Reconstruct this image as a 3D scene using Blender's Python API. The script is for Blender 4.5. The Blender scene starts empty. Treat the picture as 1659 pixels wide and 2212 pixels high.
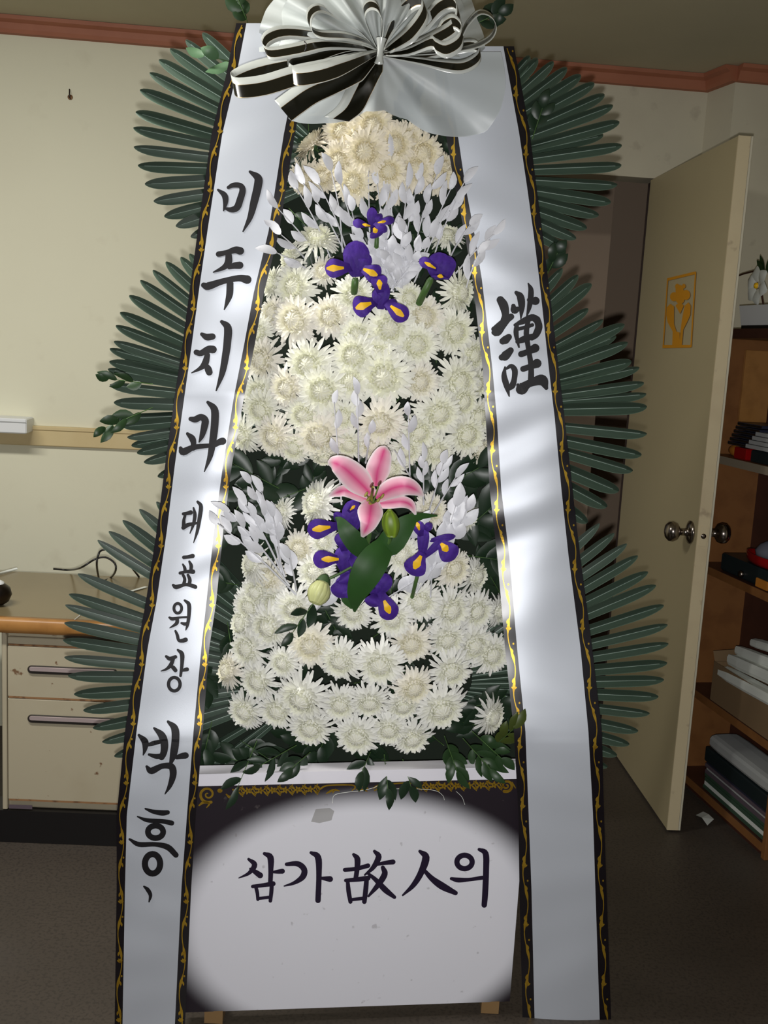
import bpy, math, random
import numpy as np
from mathutils import Matrix, Vector
random.seed(11)
SC = bpy.context.scene
COL = SC.collection

# ------------------------------------------------------------------ camera
F, CX, CY = 2240.0, 829.5, 1106.0
TH, PH, HC = math.radians(9.2), math.radians(3.1), 1.49
_r = np.array([1.0, 0, 0]); _d = np.array([0, math.cos(TH), -math.sin(TH)]); _u = np.array([0, math.sin(TH), math.cos(TH)])
RR = math.cos(PH)*_r + math.sin(PH)*_u
UU = -math.sin(PH)*_r + math.cos(PH)*_u
CAM = np.array([0, 0, HC])
cd = bpy.data.cameras.new('camera'); co = bpy.data.objects.new('camera', cd); COL.objects.link(co)
cd.sensor_fit = 'VERTICAL'; cd.sensor_height = 36.0; cd.lens = F/2212*36.0; cd.clip_start = 0.05
m = Matrix.Identity(4)
for i in range(3):
    m[i][0] = RR[i]; m[i][1] = UU[i]; m[i][2] = -_d[i]; m[i][3] = CAM[i]
co.matrix_world = m
SC.camera = co

# ------------------------------------------------------------------ world, lights, exposure
w = bpy.data.worlds.new('world'); SC.world = w; w.use_nodes = True
w.node_tree.nodes['Background'].inputs[0].default_value = (0.75, 0.78, 0.85, 1)
w.node_tree.nodes['Background'].inputs[1].default_value = 0.12
SC.view_settings.view_transform = 'Standard'; SC.view_settings.look = 'None'
SC.view_settings.exposure = 0.0; SC.view_settings.gamma = 1.0; SC.view_settings.use_curve_mapping = False

def lamp(name, kind, loc, energy, color, target=None, **kw):
    l = bpy.data.lights.new(name, kind); l.energy = energy; l.color = color
    for k, v in kw.items(): setattr(l, k, v)
    o = bpy.data.objects.new(name, l); COL.objects.link(o); o.location = loc
    if target is not None:
        o.rotation_euler = (Vector(target)-Vector(loc)).to_track_quat('-Z', 'Y').to_euler()
    return o
# the camera's own flash, just under the lens, and the tube lamp on the ceiling to the left
lamp('camera_flash', 'SPOT', (0.0, 0.0, HC-0.042), 116, (1.0, 0.985, 0.98), (0.10, 2.2, 1.04),
     spot_size=math.radians(112), spot_blend=1.0, shadow_soft_size=0.012)
lamp('tube_lamp', 'AREA', (-1.32, 1.93, 2.44), 36, (1.0, 0.98, 0.93), (-1.32, 2.38, 0), shape='RECTANGLE', size=1.2, size_y=0.12)

# ------------------------------------------------------------------ geometry helpers
def ray(x, y): return _d + RR*(x-CX)/F - UU*(y-CY)/F
def on_plane(x, y, p, n):
    v = ray(x, y); n = np.array(n, float); p = np.array(p, float)
    return CAM + v*(np.dot(p-CAM, n)/np.dot(v, n))
def at_z(x, y, z):
    v = ray(x, y); return CAM + v*((z-HC)/v[2])
def at_y(x, y, Y):
    v = ray(x, y); return CAM + v*(Y/v[1])
TW = math.tan(math.radians(8.0)); NW = (-TW, 1, 0)
def P(x, y, dy=0.0): return on_plane(x, y, (0, 2.2+dy+max(0.0, .000105*(850-y)), 0), NW)     # a point in the wreath, dy behind its main plane
PXM = 2.2/F*1.03                                                  # metres per pixel in the wreath plane

def interp(tab, y):
    ys = [t[0] for t in tab]
    return [float(np.interp(y, ys, [t[k] for t in tab])) for k in range(1, len(tab[0]))]

def smooth_path(pts, n):
    pts = [np.array(p, float) for p in pts]
    if len(pts) == 2:
        return [pts[0]+(pts[1]-pts[0])*i/n for i in range(n+1)]
    out = []; m_ = len(pts)-1
    for i in range(n+1):
        t = i/n*m_; k = min(int(t), m_-1); f = t-k
        p1, p2 = pts[k], pts[k+1]
        p0 = pts[k-1] if k > 0 else 2*p1-p2
        p3 = pts[k+2] if k+2 <= m_ else 2*p2-p1
        out.append(0.5*((2*p1)+(-p0+p2)*f+(2*p0-5*p1+4*p2-p3)*f*f+(-p0+3*p1-3*p2+p3)*f**3))
    return out

class MB:
    def __init__(s): s.v = []; s.f = []; s.c = []; s.mi = []
    def vert(s, p, c=(1, 1, 1)): s.v.append(tuple(float(a) for a in p)); s.c.append(tuple(c)); return len(s.v)-1
    def face(s, *ix, mi=0): s.f.append(ix); s.mi.append(mi)
    def grid(s, rows, cols=None, mi=None, close=False):
        b = len(s.v); nw = len(rows[0])
        for i, r in enumerate(rows):
            for j, p in enumerate(r): s.vert(p, cols[i][j] if cols else (1, 1, 1))
        for i in range(len(rows)-1):
            for j in range(nw if close else nw-1):
                k = (j+1) % nw
                s.face(b+i*nw+j, b+i*nw+k, b+(i+1)*nw+k, b+(i+1)*nw+j, mi=mi[j] if mi else 0)
    def box(s, c, sx, sy, sz, ax=((1, 0, 0), (0, 1, 0), (0, 0, 1)), bev=0.0, mi=0):
        c = np.array(c, float); X, Y, Z = (np.array(a, float) for a in ax); b = len(s.v)
        hx, hy, hz = sx/2, sy/2, sz/2
        if bev <= 0:
            for k in (-1, 1):
                for j in (-1, 1):
                    for i in (-1, 1): s.vert(c+X*hx*i+Y*hy*j+Z*hz*k)
            for q in ((0, 2, 3, 1), (4, 5, 7, 6), (0, 1, 5, 4), (2, 6, 7, 3), (0, 4, 6, 2), (1, 3, 7, 5)): s.face(*(b+a for a in q), mi=mi)
            return
        bm_levels = [(-hz, bev), (-hz+bev, 0), (hz-bev, 0), (hz, bev)]
        ring = lambda a: [(hx-a-bev, -hy+a), (hx-a, -hy+a+bev), (hx-a, hy-a-bev), (hx-a-bev, hy-a), (-hx+a+bev, hy-a), (-hx+a, hy-a-bev), (-hx+a, -hy+a+bev), (-hx+a+bev, -hy+a)]
        rows = [[c+X*p[0]+Y*p[1]+Z*z for p in ring(a)] for z, a in bm_levels]
        s.grid(rows, close=True)
        s.face(*(b+7-i for i in range(8)), mi=mi); s.face(*(b+24+i for i in range(8)), mi=mi)
    def quad(s, a, b, c, d, mi=0):
        k = [s.vert(p) for p in (a, b, c, d)]; s.face(*k, mi=mi)
    def tube(s, pts, rad, n=8, cap=True, col=(1, 1, 1)):
        pts = [np.array(p, float) for p in pts]; rads = rad if hasattr(rad, '__len__') else [rad]*len(pts)
        rows = []; up = np.array([0.13, 0.9, 0.35])
        for i, p in enumerate(pts):
            t = pts[min(i+1, len(pts)-1)]-pts[max(i-1, 0)]; t = t/(np.linalg.norm(t)+1e-9)
            a = np.cross(t, up); a /= np.linalg.norm(a)+1e-9; b = np.cross(t, a)
            rows.append([p+rads[i]*(a*math.cos(2*math.pi*k/n)+b*math.sin(2*math.pi*k/n)) for k in range(n)])
        b0 = len(s.v); s.grid(rows, cols=[[col]*n]*len(rows), close=True)
        if cap:
            s.face(*(b0+k for k in range(n))); e = b0+(len(rows)-1)*n; s.face(*(e+n-1-k for k in range(n)))
    def lathe(s, c, ax, prof, n=16):
        ax = np.array(ax, float); ax /= np.linalg.norm(ax)
        a = np.cross(ax, (0.3, 0.2, 0.93)); a /= np.linalg.norm(a); b = np.cross(ax, a); c = np.array(c, float)
        s.grid([[c+ax*h+r*(a*math.cos(2*math.pi*k/n)+b*math.sin(2*math.pi*k/n)) for k in range(n)] for h, r in prof], close=True)
    def mesh(s, name, mats, smooth=True):
        me = bpy.data.meshes.new(name); me.from_pydata(s.v, [], s.f)
        at = me.attributes.new('Col', 'FLOAT_COLOR', 'POINT')
        at.data.foreach_set('color', [x for c in s.c for x in (*c, 1.0)])
        for m_ in (mats if isinstance(mats, (list, tuple)) else [mats]): me.materials.append(m_)
        me.polygons.foreach_set('material_index', s.mi)
        me.polygons.foreach_set('use_smooth', [smooth]*len(s.f))
        me.update(); return me
    def build(s, name, mats, parent=None, smooth=True):
        if parent is not None:
            o_ = np.array(parent.matrix_world.translation)
            s.v = [tuple(np.array(p)-o_) for p in s.v]
        o = bpy.data.objects.new(name, s.mesh(name, mats, smooth)); COL.objects.link(o)
        if parent is not None: o.parent = parent
        return o

def tag(o, label=None, cat=None, group=None, kind=None):
    if label: o['label'] = label
    if cat: o['category'] = cat
    if group: o['group'] = group
    if kind: o['kind'] = kind
    return o
def thing(name, label, cat, loc, group=None):
    o = bpy.data.objects.new(name, None); COL.objects.link(o)
    o.location = tuple(float(a) for a in loc); o.matrix_world = Matrix.Translation(o.location)
    o.empty_display_size = 0.02
    return tag(o, label, cat, group)
def part(mb, name, mat_, parent, smooth=True, label=None):
    # parts of a plain Empty parent; sub-parts of a mesh part sit in the same frame as that part
    if parent.parent is not None:
        root = parent.parent; o_ = np.array(root.matrix_world.translation)
        mb.v = [tuple(np.array(p)-o_) for p in mb.v]
        o = bpy.data.objects.new(name, mb.mesh(name, mat_, smooth)); COL.objects.link(o); o.parent = parent
    else:
        o = mb.build(name, mat_, parent, smooth)
    if label: o['label'] = label
    return o

# ------------------------------------------------------------------ materials
def S(r, g, b):   # sRGB 0-255 to linear
    f = lambda c: (c/255/12.92) if c/255 <= 0.04045 else ((c/255+0.055)/1.055)**2.4
    return (f(r), f(g), f(b), 1)
def mat(name, color, rough=0.6, metal=0.0, noise=None, spec=0.5, attr=False, objcol=False, bump=None, sheen=0, trans=0, coat=0, aniso=0):
    m_ = bpy.data.materials.new(name); m_.use_nodes = True; nt = m_.node_tree; n = nt.nodes; l = nt.links
    p = n['Principled BSDF']; p.inputs['Base Color'].default_value = color
    p.inputs['Roughness'].default_value = rough; p.inputs['Metallic'].default_value = metal
    p.inputs['Specular IOR Level'].default_value = spec
    if coat: p.inputs['Coat Weight'].default_value = coat; p.inputs['Coat Roughness'].default_value = 0.15
    if sheen: p.inputs['Sheen Weight'].default_value = sheen
    cur = None
    if attr:
        a = n.new('ShaderNodeAttribute'); a.attribute_name = 'Col'; cur = a.outputs['Color']
        mx = n.new('ShaderNodeMix'); mx.data_type = 'RGBA'; mx.blend_type = 'MULTIPLY'; mx.inputs[0].default_value = 1
        l.new(cur, mx.inputs[6]); mx.inputs[7].default_value = color; cur = mx.outputs[2]
    if objcol:
        oi = n.new('ShaderNodeObjectInfo'); mx = n.new('ShaderNodeMix'); mx.data_type = 'RGBA'; mx.blend_type = 'MULTIPLY'; mx.inputs[0].default_value = 1
        if cur is None: mx.inputs[6].default_value = color
        else: l.new(cur, mx.inputs[6])
        l.new(oi.outputs['Color'], mx.inputs[7]); cur = mx.outputs[2]
    tc = n.new('ShaderNodeTexCoord')
    if noise:
        for (sc_, amt, c2, lo, hi) in noise:
            t = n.new('ShaderNodeTexNoise'); t.inputs['Scale'].default_value = sc_; t.inputs['Detail'].default_value = 5
            l.new(tc.outputs['Object'], t.inputs['Vector'])
            mr = n.new('ShaderNodeMapRange'); mr.inputs[1].default_value = lo; mr.inputs[2].default_value = hi
            mr.inputs[3].default_value = 0; mr.inputs[4].default_value = amt; l.new(t.outputs[0], mr.inputs[0])
            mx = n.new('ShaderNodeMix'); mx.data_type = 'RGBA'; l.new(mr.outputs[0], mx.inputs[0])
            if cur is None: mx.inputs[6].default_value = color
            else: l.new(cur, mx.inputs[6])
            mx.inputs[7].default_value = c2; cur = mx.outputs[2]
    if cur is not None: l.new(cur, p.inputs['Base Color'])
    if bump:
        t = n.new('ShaderNodeTexNoise'); t.inputs['Scale'].default_value = bump[0]; t.inputs['Detail'].default_value = 4
        l.new(tc.outputs['Object'], t.inputs['Vector'])
        b = n.new('ShaderNodeBump'); b.inputs['Strength'].default_value = bump[1]; b.inputs['Distance'].default_value = 0.002
        l.new(t.outputs[0], b.inputs['Height']); l.new(b.outputs[0], p.inputs['Normal'])
    if trans:
        out = n['Material Output']; tr = n.new('ShaderNodeBsdfTranslucent'); tr.inputs[0].default_value = color
        ms = n.new('ShaderNodeMixShader'); ms.inputs[0].default_value = trans
        if cur is not None: l.new(cur, tr.inputs[0])
        l.new(p.outputs[0], ms.inputs[1]); l.new(tr.outputs[0], ms.inputs[2]); l.new(ms.outputs[0], out.inputs[0])
    return m_
def sheer(name, color, alpha, rough=0.4):
    m_ = mat(name, color, rough); nt = m_.node_tree; n = nt.nodes; l = nt.links
    tr = n.new('ShaderNodeBsdfTransparent'); ms = n.new('ShaderNodeMixShader'); ms.inputs[0].default_value = 1-alpha
    l.new(n['Principled BSDF'].outputs[0], ms.inputs[1]); l.new(tr.outputs[0], ms.inputs[2]); l.new(ms.outputs[0], n['Material Output'].inputs[0])
    return m_

M = {}
M['wall'] = mat('cream_paint', S(222, 219, 194), 0.75, noise=[(1.2, 0.35, S(210, 204, 180), 0.45, 0.7), (9, 0.25, S(194, 186, 160), 0.62, 0.75)], bump=(60, 0.15))
M['wall2'] = mat('greyish_paint', S(200, 194, 172), 0.8, noise=[(3, 0.4, S(178, 170, 150), 0.5, 0.75), (14, 0.3, S(140, 128, 112), 0.64, 0.74)], bump=(60, 0.15))
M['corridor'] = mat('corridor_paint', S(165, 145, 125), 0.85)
M['ceil'] = mat('ceiling_paint', S(192, 184, 156), 0.9, noise=[(2, 0.3, S(176, 168, 140), 0.45, 0.7)])
M['trim'] = mat('brick_red_trim', S(166, 104, 76), 0.6, noise=[(7, 0.4, S(144, 84, 60), 0.45, 0.7)])
M['rail'] = mat('yellowed_rail', S(205, 186, 140), 0.55, noise=[(6, 0.4, S(185, 160, 110), 0.45, 0.7)])
M['floor'] = mat('terrazzo', S(74, 66, 58), 0.5, noise=[(120, 0.6, S(50, 45, 40), 0.5, 0.6), (3, 0.5, S(60, 54, 48), 0.45, 0.7), (1.1, 0.4, S(92, 87, 82), 0.55, 0.75)])
M['door'] = mat('door_paint', S(176, 163, 128), 0.5, noise=[(1.5, 0.3, S(164, 150, 116), 0.4, 0.7)])
M['dooredge'] = mat('door_edge_paint', S(205, 190, 155), 0.5, noise=[(10, 0.4, S(186, 168, 136), 0.5, 0.7), (22, 0.5, S(140, 120, 98), 0.66, 0.74)])
M['decal'] = mat('orange_decal', S(206, 140, 20), 0.5)
M['frame'] = mat('dark_frame_paint', S(70, 56, 52), 0.6)
M['steel'] = mat('satin_steel', S(150, 140, 132), 0.22, 1.0)
M['darksteel'] = mat('dark_steel', S(70, 62, 58), 0.35, 1.0)
M['wood'] = mat('orange_wood', S(172, 122, 64), 0.4, noise=[(18, 0.5, S(142, 96, 46), 0.45, 0.65)])
M['casewood'] = mat('bookcase_wood', S(138, 92, 50), 0.5, noise=[(14, 0.5, S(112, 70, 36), 0.45, 0.65)])
M['darkwood'] = mat('bookcase_dark_wood', S(74, 42, 32), 0.45, noise=[(14, 0.5, S(58, 32, 26), 0.45, 0.65)])
M['shelfedge'] = mat('shelf_edge_band', S(150, 138, 118), 0.5)
M['desk'] = mat('desk_top', S(128, 114, 84), 0.25, noise=[(3, 0.4, S(112, 98, 70), 0.45, 0.7)])
M['cab'] = mat('cream_enamel', S(184, 174, 148), 0.5, noise=[(5, 0.35, S(166, 152, 124), 0.5, 0.7), (30, 0.9, S(110, 74, 44), 0.68, 0.73)])
M['rust'] = mat('rusty_edge', S(150, 110, 72), 0.7, noise=[(40, 0.8, S(90, 58, 36), 0.5, 0.62)])
M['slot'] = mat('handle_slot', S(44, 38, 32), 0.5)
M['lilac'] = mat('handle_plate', S(168, 152, 150), 0.45)
M['black'] = mat('black_plastic', S(22, 20, 20), 0.4)
M['white'] = mat('white_plastic', S(226, 228, 228), 0.4)
M['paper'] = mat('white_paper', S(226, 230, 222), 0.7)
M['greypaper'] = mat('grey_paper', S(172, 174, 172), 0.7)
M['green_mag'] = mat('green_magazine', S(60, 84, 66), 0.5)
M['purple_mag'] = mat('dull_purple_magazine', S(96, 84, 92), 0.5)
M['navy'] = mat('navy_cover', S(44, 48, 66), 0.4)
M['teal'] = mat('dark_folder', S(30, 40, 42), 0.4)
M['red'] = mat('red_lacquer', S(150, 16, 18), 0.2)
M['orange'] = mat('orange_thing', S(184, 116, 40), 0.5)
M['card'] = mat('cardboard', S(128, 104, 74), 0.8)
M['blueg'] = mat('blue_grey_cloth', S(110, 112, 122), 0.9)
M['satin'] = mat('white_satin', S(204, 209, 217), 0.42, 0.26, spec=0.5, bump=(900, 0.05))
M['ribblack'] = mat('black_ribbon', S(18, 13, 18), 0.3, spec=0.6)
M['gold'] = mat('gold_print', S(196, 158, 52), 0.34, 0.7, noise=[(60, 0.6, S(150, 104, 20), 0.5, 0.7)])
M['ink'] = mat('black_ink', S(20, 18, 22), 0.55, spec=.35)
M['inkboard'] = mat('dark_violet_ink', S(30, 18, 44), 0.45)
M['bowwhite'] = mat('bow_white_satin', S(200, 204, 198), 0.28, spec=0.9)
M['bowblack'] = mat('bow_black_satin', S(18, 17, 9), 0.2, spec=0.8)
M['bowgold'] = mat('bow_gold_edge', S(200, 150, 50), 0.3, 0.8)
M['tulle'] = sheer('white_tulle', S(206, 212, 209), 0.8, 0.5)
M['tulle2'] = sheer('thin_tulle', S(198, 205, 206), 0.8, 0.4)
M['petal'] = mat('chrysanthemum_petal', S(250, 250, 244), 0.55, attr=True, objcol=True, trans=0.14, spec=0.3)
M['calyx'] = mat('calyx_green', S(62, 88, 50), 0.6)
M['leaf'] = mat('dark_glossy_leaf', S(30, 50, 32), 0.42, noise=[(25, 0.5, S(24, 42, 26), 0.45, 0.65)])
M['leaf2'] = mat('fresh_leaf', S(38, 64, 32), 0.45, noise=[(25, 0.5, S(30, 58, 26), 0.45, 0.65)])
M['lilyleaf'] = mat('lily_leaf', S(44, 82, 34), 0.5, spec=.35, noise=[(12, .5, S(32, 62, 26), .4, .7)])
M['leafolive'] = mat('olive_leaf', S(66, 78, 28), 0.45)
M['palegreen'] = mat('pale_leaf_back', S(84, 118, 82), 0.45)
M['palm'] = mat('palm_leaflet', S(66, 84, 70), 0.34, attr=True, noise=[(8, 0.4, S(52, 68, 56), 0.4, 0.7)], spec=0.7)
M['rib'] = mat('palm_midrib', S(170, 188, 176), 0.3)
M['stem'] = mat('green_stem', S(72, 104, 50), 0.5)
M['whitepaint'] = mat('white_sprayed_leaf', S(226, 227, 232), 0.5, noise=[(90, 0.35, S(184, 184, 192), 0.6, 0.7)])
M['iris'] = mat('iris_purple', S(84, 50, 158), 0.65, attr=True, spec=.25, noise=[(70, .4, S(50, 28, 118), .5, .7)], bump=(140, .5))
M['yellow'] = mat('iris_yellow', S(250, 196, 20), 0.5)
M['lily'] = mat('lily_petal', (1, 1, 1, 1), 0.5, attr=True, trans=0.1)
M['bud'] = mat('lily_bud', S(130, 160, 44), 0.45, attr=True)
M['budmum'] = mat('pale_bud', S(198, 202, 140), 0.5, attr=True)
M['pistil'] = mat('lily_pistil', S(150, 140, 60), 0.5)
M['stamen'] = mat('stamen', S(120, 150, 70), 0.5)
M['anther'] = mat('anther', S(92, 44, 40), 0.7)
M['foam'] = mat('dark_green_foam', S(22, 34, 22), 0.9)
M['stand'] = mat('stand_wood', S(140, 110, 70), 0.7)
M['rail_white'] = mat('white_board_edge', S(236, 234, 242), 0.5)
M['tape'] = sheer('clear_tape', S(170, 168, 160), 0.45, 0.3)

# sign board print: near-black violet ground with a soft-edged white oval
def board_mat(cx, cz, ax, az):
    m_ = bpy.data.materials.new('sign_print'); m_.use_nodes = True; nt = m_.node_tree; n = nt.nodes; l = nt.links
    p = n['Principled BSDF']; p.inputs['Roughness'].default_value = 0.45
    tc = n.new('ShaderNodeTexCoord'); mp = n.new('ShaderNodeMapping')
    mp.inputs['Location'].default_value = (-cx/ax, 0, -cz/az); mp.inputs['Scale'].default_value = (1/ax, 0, 1/az)
    l.new(tc.outputs['Object'], mp.inputs['Vector'])
    ln = n.new('ShaderNodeVectorMath'); ln.operation = 'LENGTH'; l.new(mp.outputs[0], ln.inputs[0])
    mr = n.new('ShaderNodeMapRange'); mr.interpolation_type = 'SMOOTHSTEP'
    mr.inputs[1].default_value = 0.87; mr.inputs[2].default_value = 1.10; mr.inputs[3].default_value = 1; mr.inputs[4].default_value = 0
    l.new(ln.outputs['Value'], mr.inputs[0])
    mx = n.new('ShaderNodeMix'); mx.data_type = 'RGBA'; l.new(mr.outputs[0], mx.inputs[0])
    mx.inputs[6].default_value = S(34, 26, 34); mx.inputs[7].default_value = S(240, 240, 247)
    t = n.new('ShaderNodeTexNoise'); t.inputs['Scale'].default_value = 45; l.new(tc.outputs['Object'], t.inputs['Vector'])
    mr2 = n.new('ShaderNodeMapRange'); mr2.inputs[1].default_value = 0.70; mr2.inputs[2].default_value = 0.76; mr2.inputs[4].default_value = 0.35
    l.new(t.outputs[0], mr2.inputs[0])
    mx2 = n.new('ShaderNodeMix'); mx2.data_type = 'RGBA'; l.new(mr2.outputs[0], mx2.inputs[0]); l.new(mx.outputs[2], mx2.inputs[6]); mx2.inputs[7].default_value = S(120, 112, 110)
    l.new(mx2.outputs[2], p.inputs['Base Color']); return m_

# ------------------------------------------------------------------ room
PSI = math.tan(math.radians(6.2)); NWALL = (-PSI, 1, 0); HINGE = np.array([0.909, 3.952, 0])
def WY(x): return HINGE[1]+PSI*(x-HINGE[0])
ZC = 2.505
def wall_box(name, mat_, x0, x1, z0, z1, th=0.12):
    mb = MB(); u = np.array([1, PSI, 0])/math.hypot(1, PSI); n_ = np.array([-u[1], u[0], 0])
    a = np.array([x0, WY(x0), 0]); b = np.array([x1, WY(x1), 0]); c = (a+b)/2+n_*th/2; c[2] = (z0+z1)/2
    mb.box(c, np.linalg.norm(b-a), th, z1-z0, ax=(u, n_, (0, 0, 1)))
    return tag(mb.build(name, mat_, smooth=False), kind='structure')
DX0, DX1, DZ = 0.07, 0.98, 2.14
wall_box('wall_back', M['wall'], -3.2, DX0, 0, ZC)
wall_box('wall_lintel', M['wall2'], DX0, DX1, DZ, ZC)
wall_box('wall_doorside', M['wall2'], DX1, 1.14, 0, ZC)
mb = MB(); mb.box((0.2, 2.0, -0.05), 7.0, 8.0, 0.1); tag(mb.build('floor', M['floor'], smooth=False), kind='structure')
mb = MB(); mb.box((0.2, 2.0, ZC+0.05), 7.0, 8.0, 0.1); tag(mb.build('ceiling', M['ceil'], smooth=False), kind='structure')
# jutting column at the far right
mb = MB()
c0 = np.array([1.092, WY(1.092), 0]); c1 = np.array([1.14, 3.81, 0]); c2 = np.array([2.0, 3.93, 0]); c3 = np.array([2.0, 4.2, 0]); c4 = np.array([1.092, 4.2, 0])
lo = [mb.vert(p) for p in (c0, c1, c2, c3, c4)]; hi = [mb.vert(p+np.array([0, 0, ZC])) for p in (c0, c1, c2, c3, c4)]
for i in range(5): j = (i+1) % 5; mb.face(lo[i], lo[j], hi[j], hi[i])
mb.face(*hi); mb.face(*lo[::-1])
tag(mb.build('wall_column', M['wall2'], smooth=False), kind='structure')
mb = MB(); mb.box((1.78, 2.2, ZC/2), 0.1, 3.4, ZC); tag(mb.build('wall_right', M['wall2'], smooth=False), kind='structure')
# corridor beyond the doorway
mb = MB(); mb.box((0.9, 5.15, ZC/2), 2.2, 0.1, ZC); tag(mb.build('wall_corridor', M['corridor'], smooth=False), kind='structure')
mb = MB(); mb.box((0.42, 4.75, ZC/2), 1.02, 0.1, ZC); tag(mb.build('wall_corridor_near', M['corridor'], smooth=False), kind='structure')
mb = MB(); mb.box((1.7, 4.6, ZC/2), 0.1, 1.0, ZC); tag(mb.build('wall_corridor_end', M['corridor'], smooth=False), kind='structure')
# cornice: three runs
def cornice(name, a, b):
    mb = MB(); a = np.array(a, float); b = np.array(b, float); u = (b-a)/np.linalg.norm(b-a); n_ = np.array([u[1], -u[0], 0])
    prof = [(0, 2.452), (0.018, 2.454), (0.024, 2.466), (0.030, 2.484), (0.046, 2.492), (0.05, 2.504), (0, 2.504)]
    mb.grid([[p+n_*q[0]+np.array([0, 0, q[1]]) for q in prof] for p in (a, b)])
    mb.face(*range(7)); mb.face(*range(13, 6, -1))
    tag(mb.build(name, M['trim'], smooth=False), kind='structure')
cornice('trim_1', (-3.2, WY(-3.2), 0), (1.105, WY(1.105), 0))
cornice('trim_2', c0+np.array([0, 0, 0]), c1+(c1-c0)*0.05)
cornice('trim_3', c1, c2)
# chair rail on the cream wall
mb = MB(); u = np.array([1, PSI, 0])/math.hypot(1, PSI); n_ = np.array([-u[1], u[0], 0])
pa = on_plane(150, 965, HINGE, NWALL); pb = on_plane(150, 922, HINGE, NWALL)
xm = -1.9; c = np.array([xm, WY(xm), (pa[2]+pb[2])/2])-n_*0.008
mb.box(c, 2.6, 0.016, pb[2]-pa[2], ax=(u, n_, (0, 0, 1)), bev=0.003)
c = np.array([xm, WY(xm), pb[2]-0.008])-n_*0.014; mb.box(c, 2.6, 0.012, 0.016, ax=(u, n_, (0, 0, 1)), bev=0.003)
tag(mb.build('trim_4', M['rail'], smooth=False), kind='structure')
# rusty hook high on the wall
p = on_plane(152, 205, HINGE, NWALL)
t = thing('wall_hook', 'small rusty hook stuck high on the bare cream wall', 'hook', p)
mb = MB(); mb.lathe(p-np.array([0, .002, 0.008]), (0, -1, 0), [(0, 0.0001), (0, 0.009), (0.004, 0.008), (0.005, 0.0001)], 12); part(mb, 'plate', M['rust'], t)
mb = MB(); mb.tube(smooth_path([p+np.array([-.002, -.004, .018]), p+np.array([0, -.010, .008]), p+np.array([.001, -.014, -.008]), p+np.array([.002, -.006, -.014])], 8), 0.0022, 6); part(mb, 'hook_wire', M['darksteel'], t)
# white cable box on the rail
a = on_plane(-90, 934, HINGE-np.array([0, .06, 0]), NWALL); b = on_plane(65, 903, HINGE-np.array([0, .06, 0]), NWALL); b2 = on_plane(65, 935, HINGE-np.array([0, .06, 0]), NWALL)
t = thing('cable_box', 'white plastic cable box fixed on the yellowed chair rail', 'box', (a+b)/2)
mb = MB(); hgt = b[2]-b2[2]; ctr = np.array([(a[0]+b[0])/2, (a[1]+b[1])/2, (b[2]+b2[2])/2])-n_*-0.005
mb.box(ctr, b[0]-a[0], 0.11, hgt, ax=(u, n_, (0, 0, 1)), bev=0.004); part(mb, 'body', M['white'], t, False)
mb = MB(); mb.box(ctr+np.array([0, 0, hgt/2-0.012])-n_*0.056, b[0]-a[0]-0.004, 0.003, 0.003, ax=(u, n_, (0, 0, 1))); part(mb, 'lid_seam', M['greypaper'], t, False)

# ------------------------------------------------------------------ door
e = np.array([0.957, 3.114, 0]); h = HINGE.copy()
du = (e-h)/np.linalg.norm(e-h); dn = np.array([-du[1], du[0], 0])      # dn points to the far (+x) side
if dn[0] < 0: dn = -dn
DW = float(np.linalg.norm(e-h)); DT = 0.036; DH = 2.125
t = thing('door_1', 'open beige door with a yellow flower emblem and round steel knobs', 'door', h)
t['kind'] = 'structure'
mb = MB(); mb.box(h+du*(DW/2-0.003)+dn*DT/2+np.array([0, 0, DH/2+0.008]), DW-0.006, DT-0.002, DH, ax=(du, dn, (0, 0, 1))); part(mb, 'door_panel', M['door'], t, False)
mb = MB(); mb.box(e-du*0.003+dn*DT/2+np.array([0, 0, DH/2+0.008]), 0.006, DT, DH, ax=(du, dn, (0, 0, 1))); part(mb, 'door_edge', M['dooredge'], t, False, label='lighter worn edge strip of the door')
mb = MB(); mb.box(h+du*(DW/2)+dn*(DT+0.004)+np.array([0, 0, DH/2+0.008]), DW, 0.006, DH, ax=(du, dn, (0, 0, 1))); part(mb, 'door_panel', M['wall2'], t, False)
def dp(x, y, off=0.0): return on_plane(x, y, h-dn*off, dn)             # pixel on the near face of the door
kc = dp(1496, 1152); kz = kc[2]; kb = h+du*(DW-0.062); kb[2] = kz
for sgn, base in ((-1, kb), (1, kb+dn*(DT+0.007))):
    ax = dn*sgn
    mb = MB(); mb.lathe(base, ax, [(0, 0.0001), (0, 0.036), (0.004, 0.036), (0.010, 0.022), (0.012, 0.012), (0.034, 0.011), (0.037, 0.017), (0.044, 0.027), (0.056, 0.032), (0.068, 0.030), (0.077, 0.021), (0.081, 0.008), (0.082, 0.0001)], 28)
    k = part(mb, 'door_knob', M['steel'], t)
mb = MB(); mb.box(np.array([e[0], e[1], kz])+dn*DT/2+du*0.0005, 0.002, 0.024, 0.062, ax=(du, dn, (0, 0, 1))); lp = part(mb, 'latch_plate', M['dooredge'], t, False)
mb = MB(); mb.lathe(np.array([e[0], e[1], kz])+dn*DT/2, du, [(0, 0.008), (0.004, 0.008), (0.0045, 0.0001)], 14); part(mb, 'latch_bolt', M['steel'], lp)
mb = MB(); mb.box((0.955, WY(0.955)+0.055, DZ/2), 0.05, 0.12, DZ); part(mb, 'door_frame', M['frame'], t, False)
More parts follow.
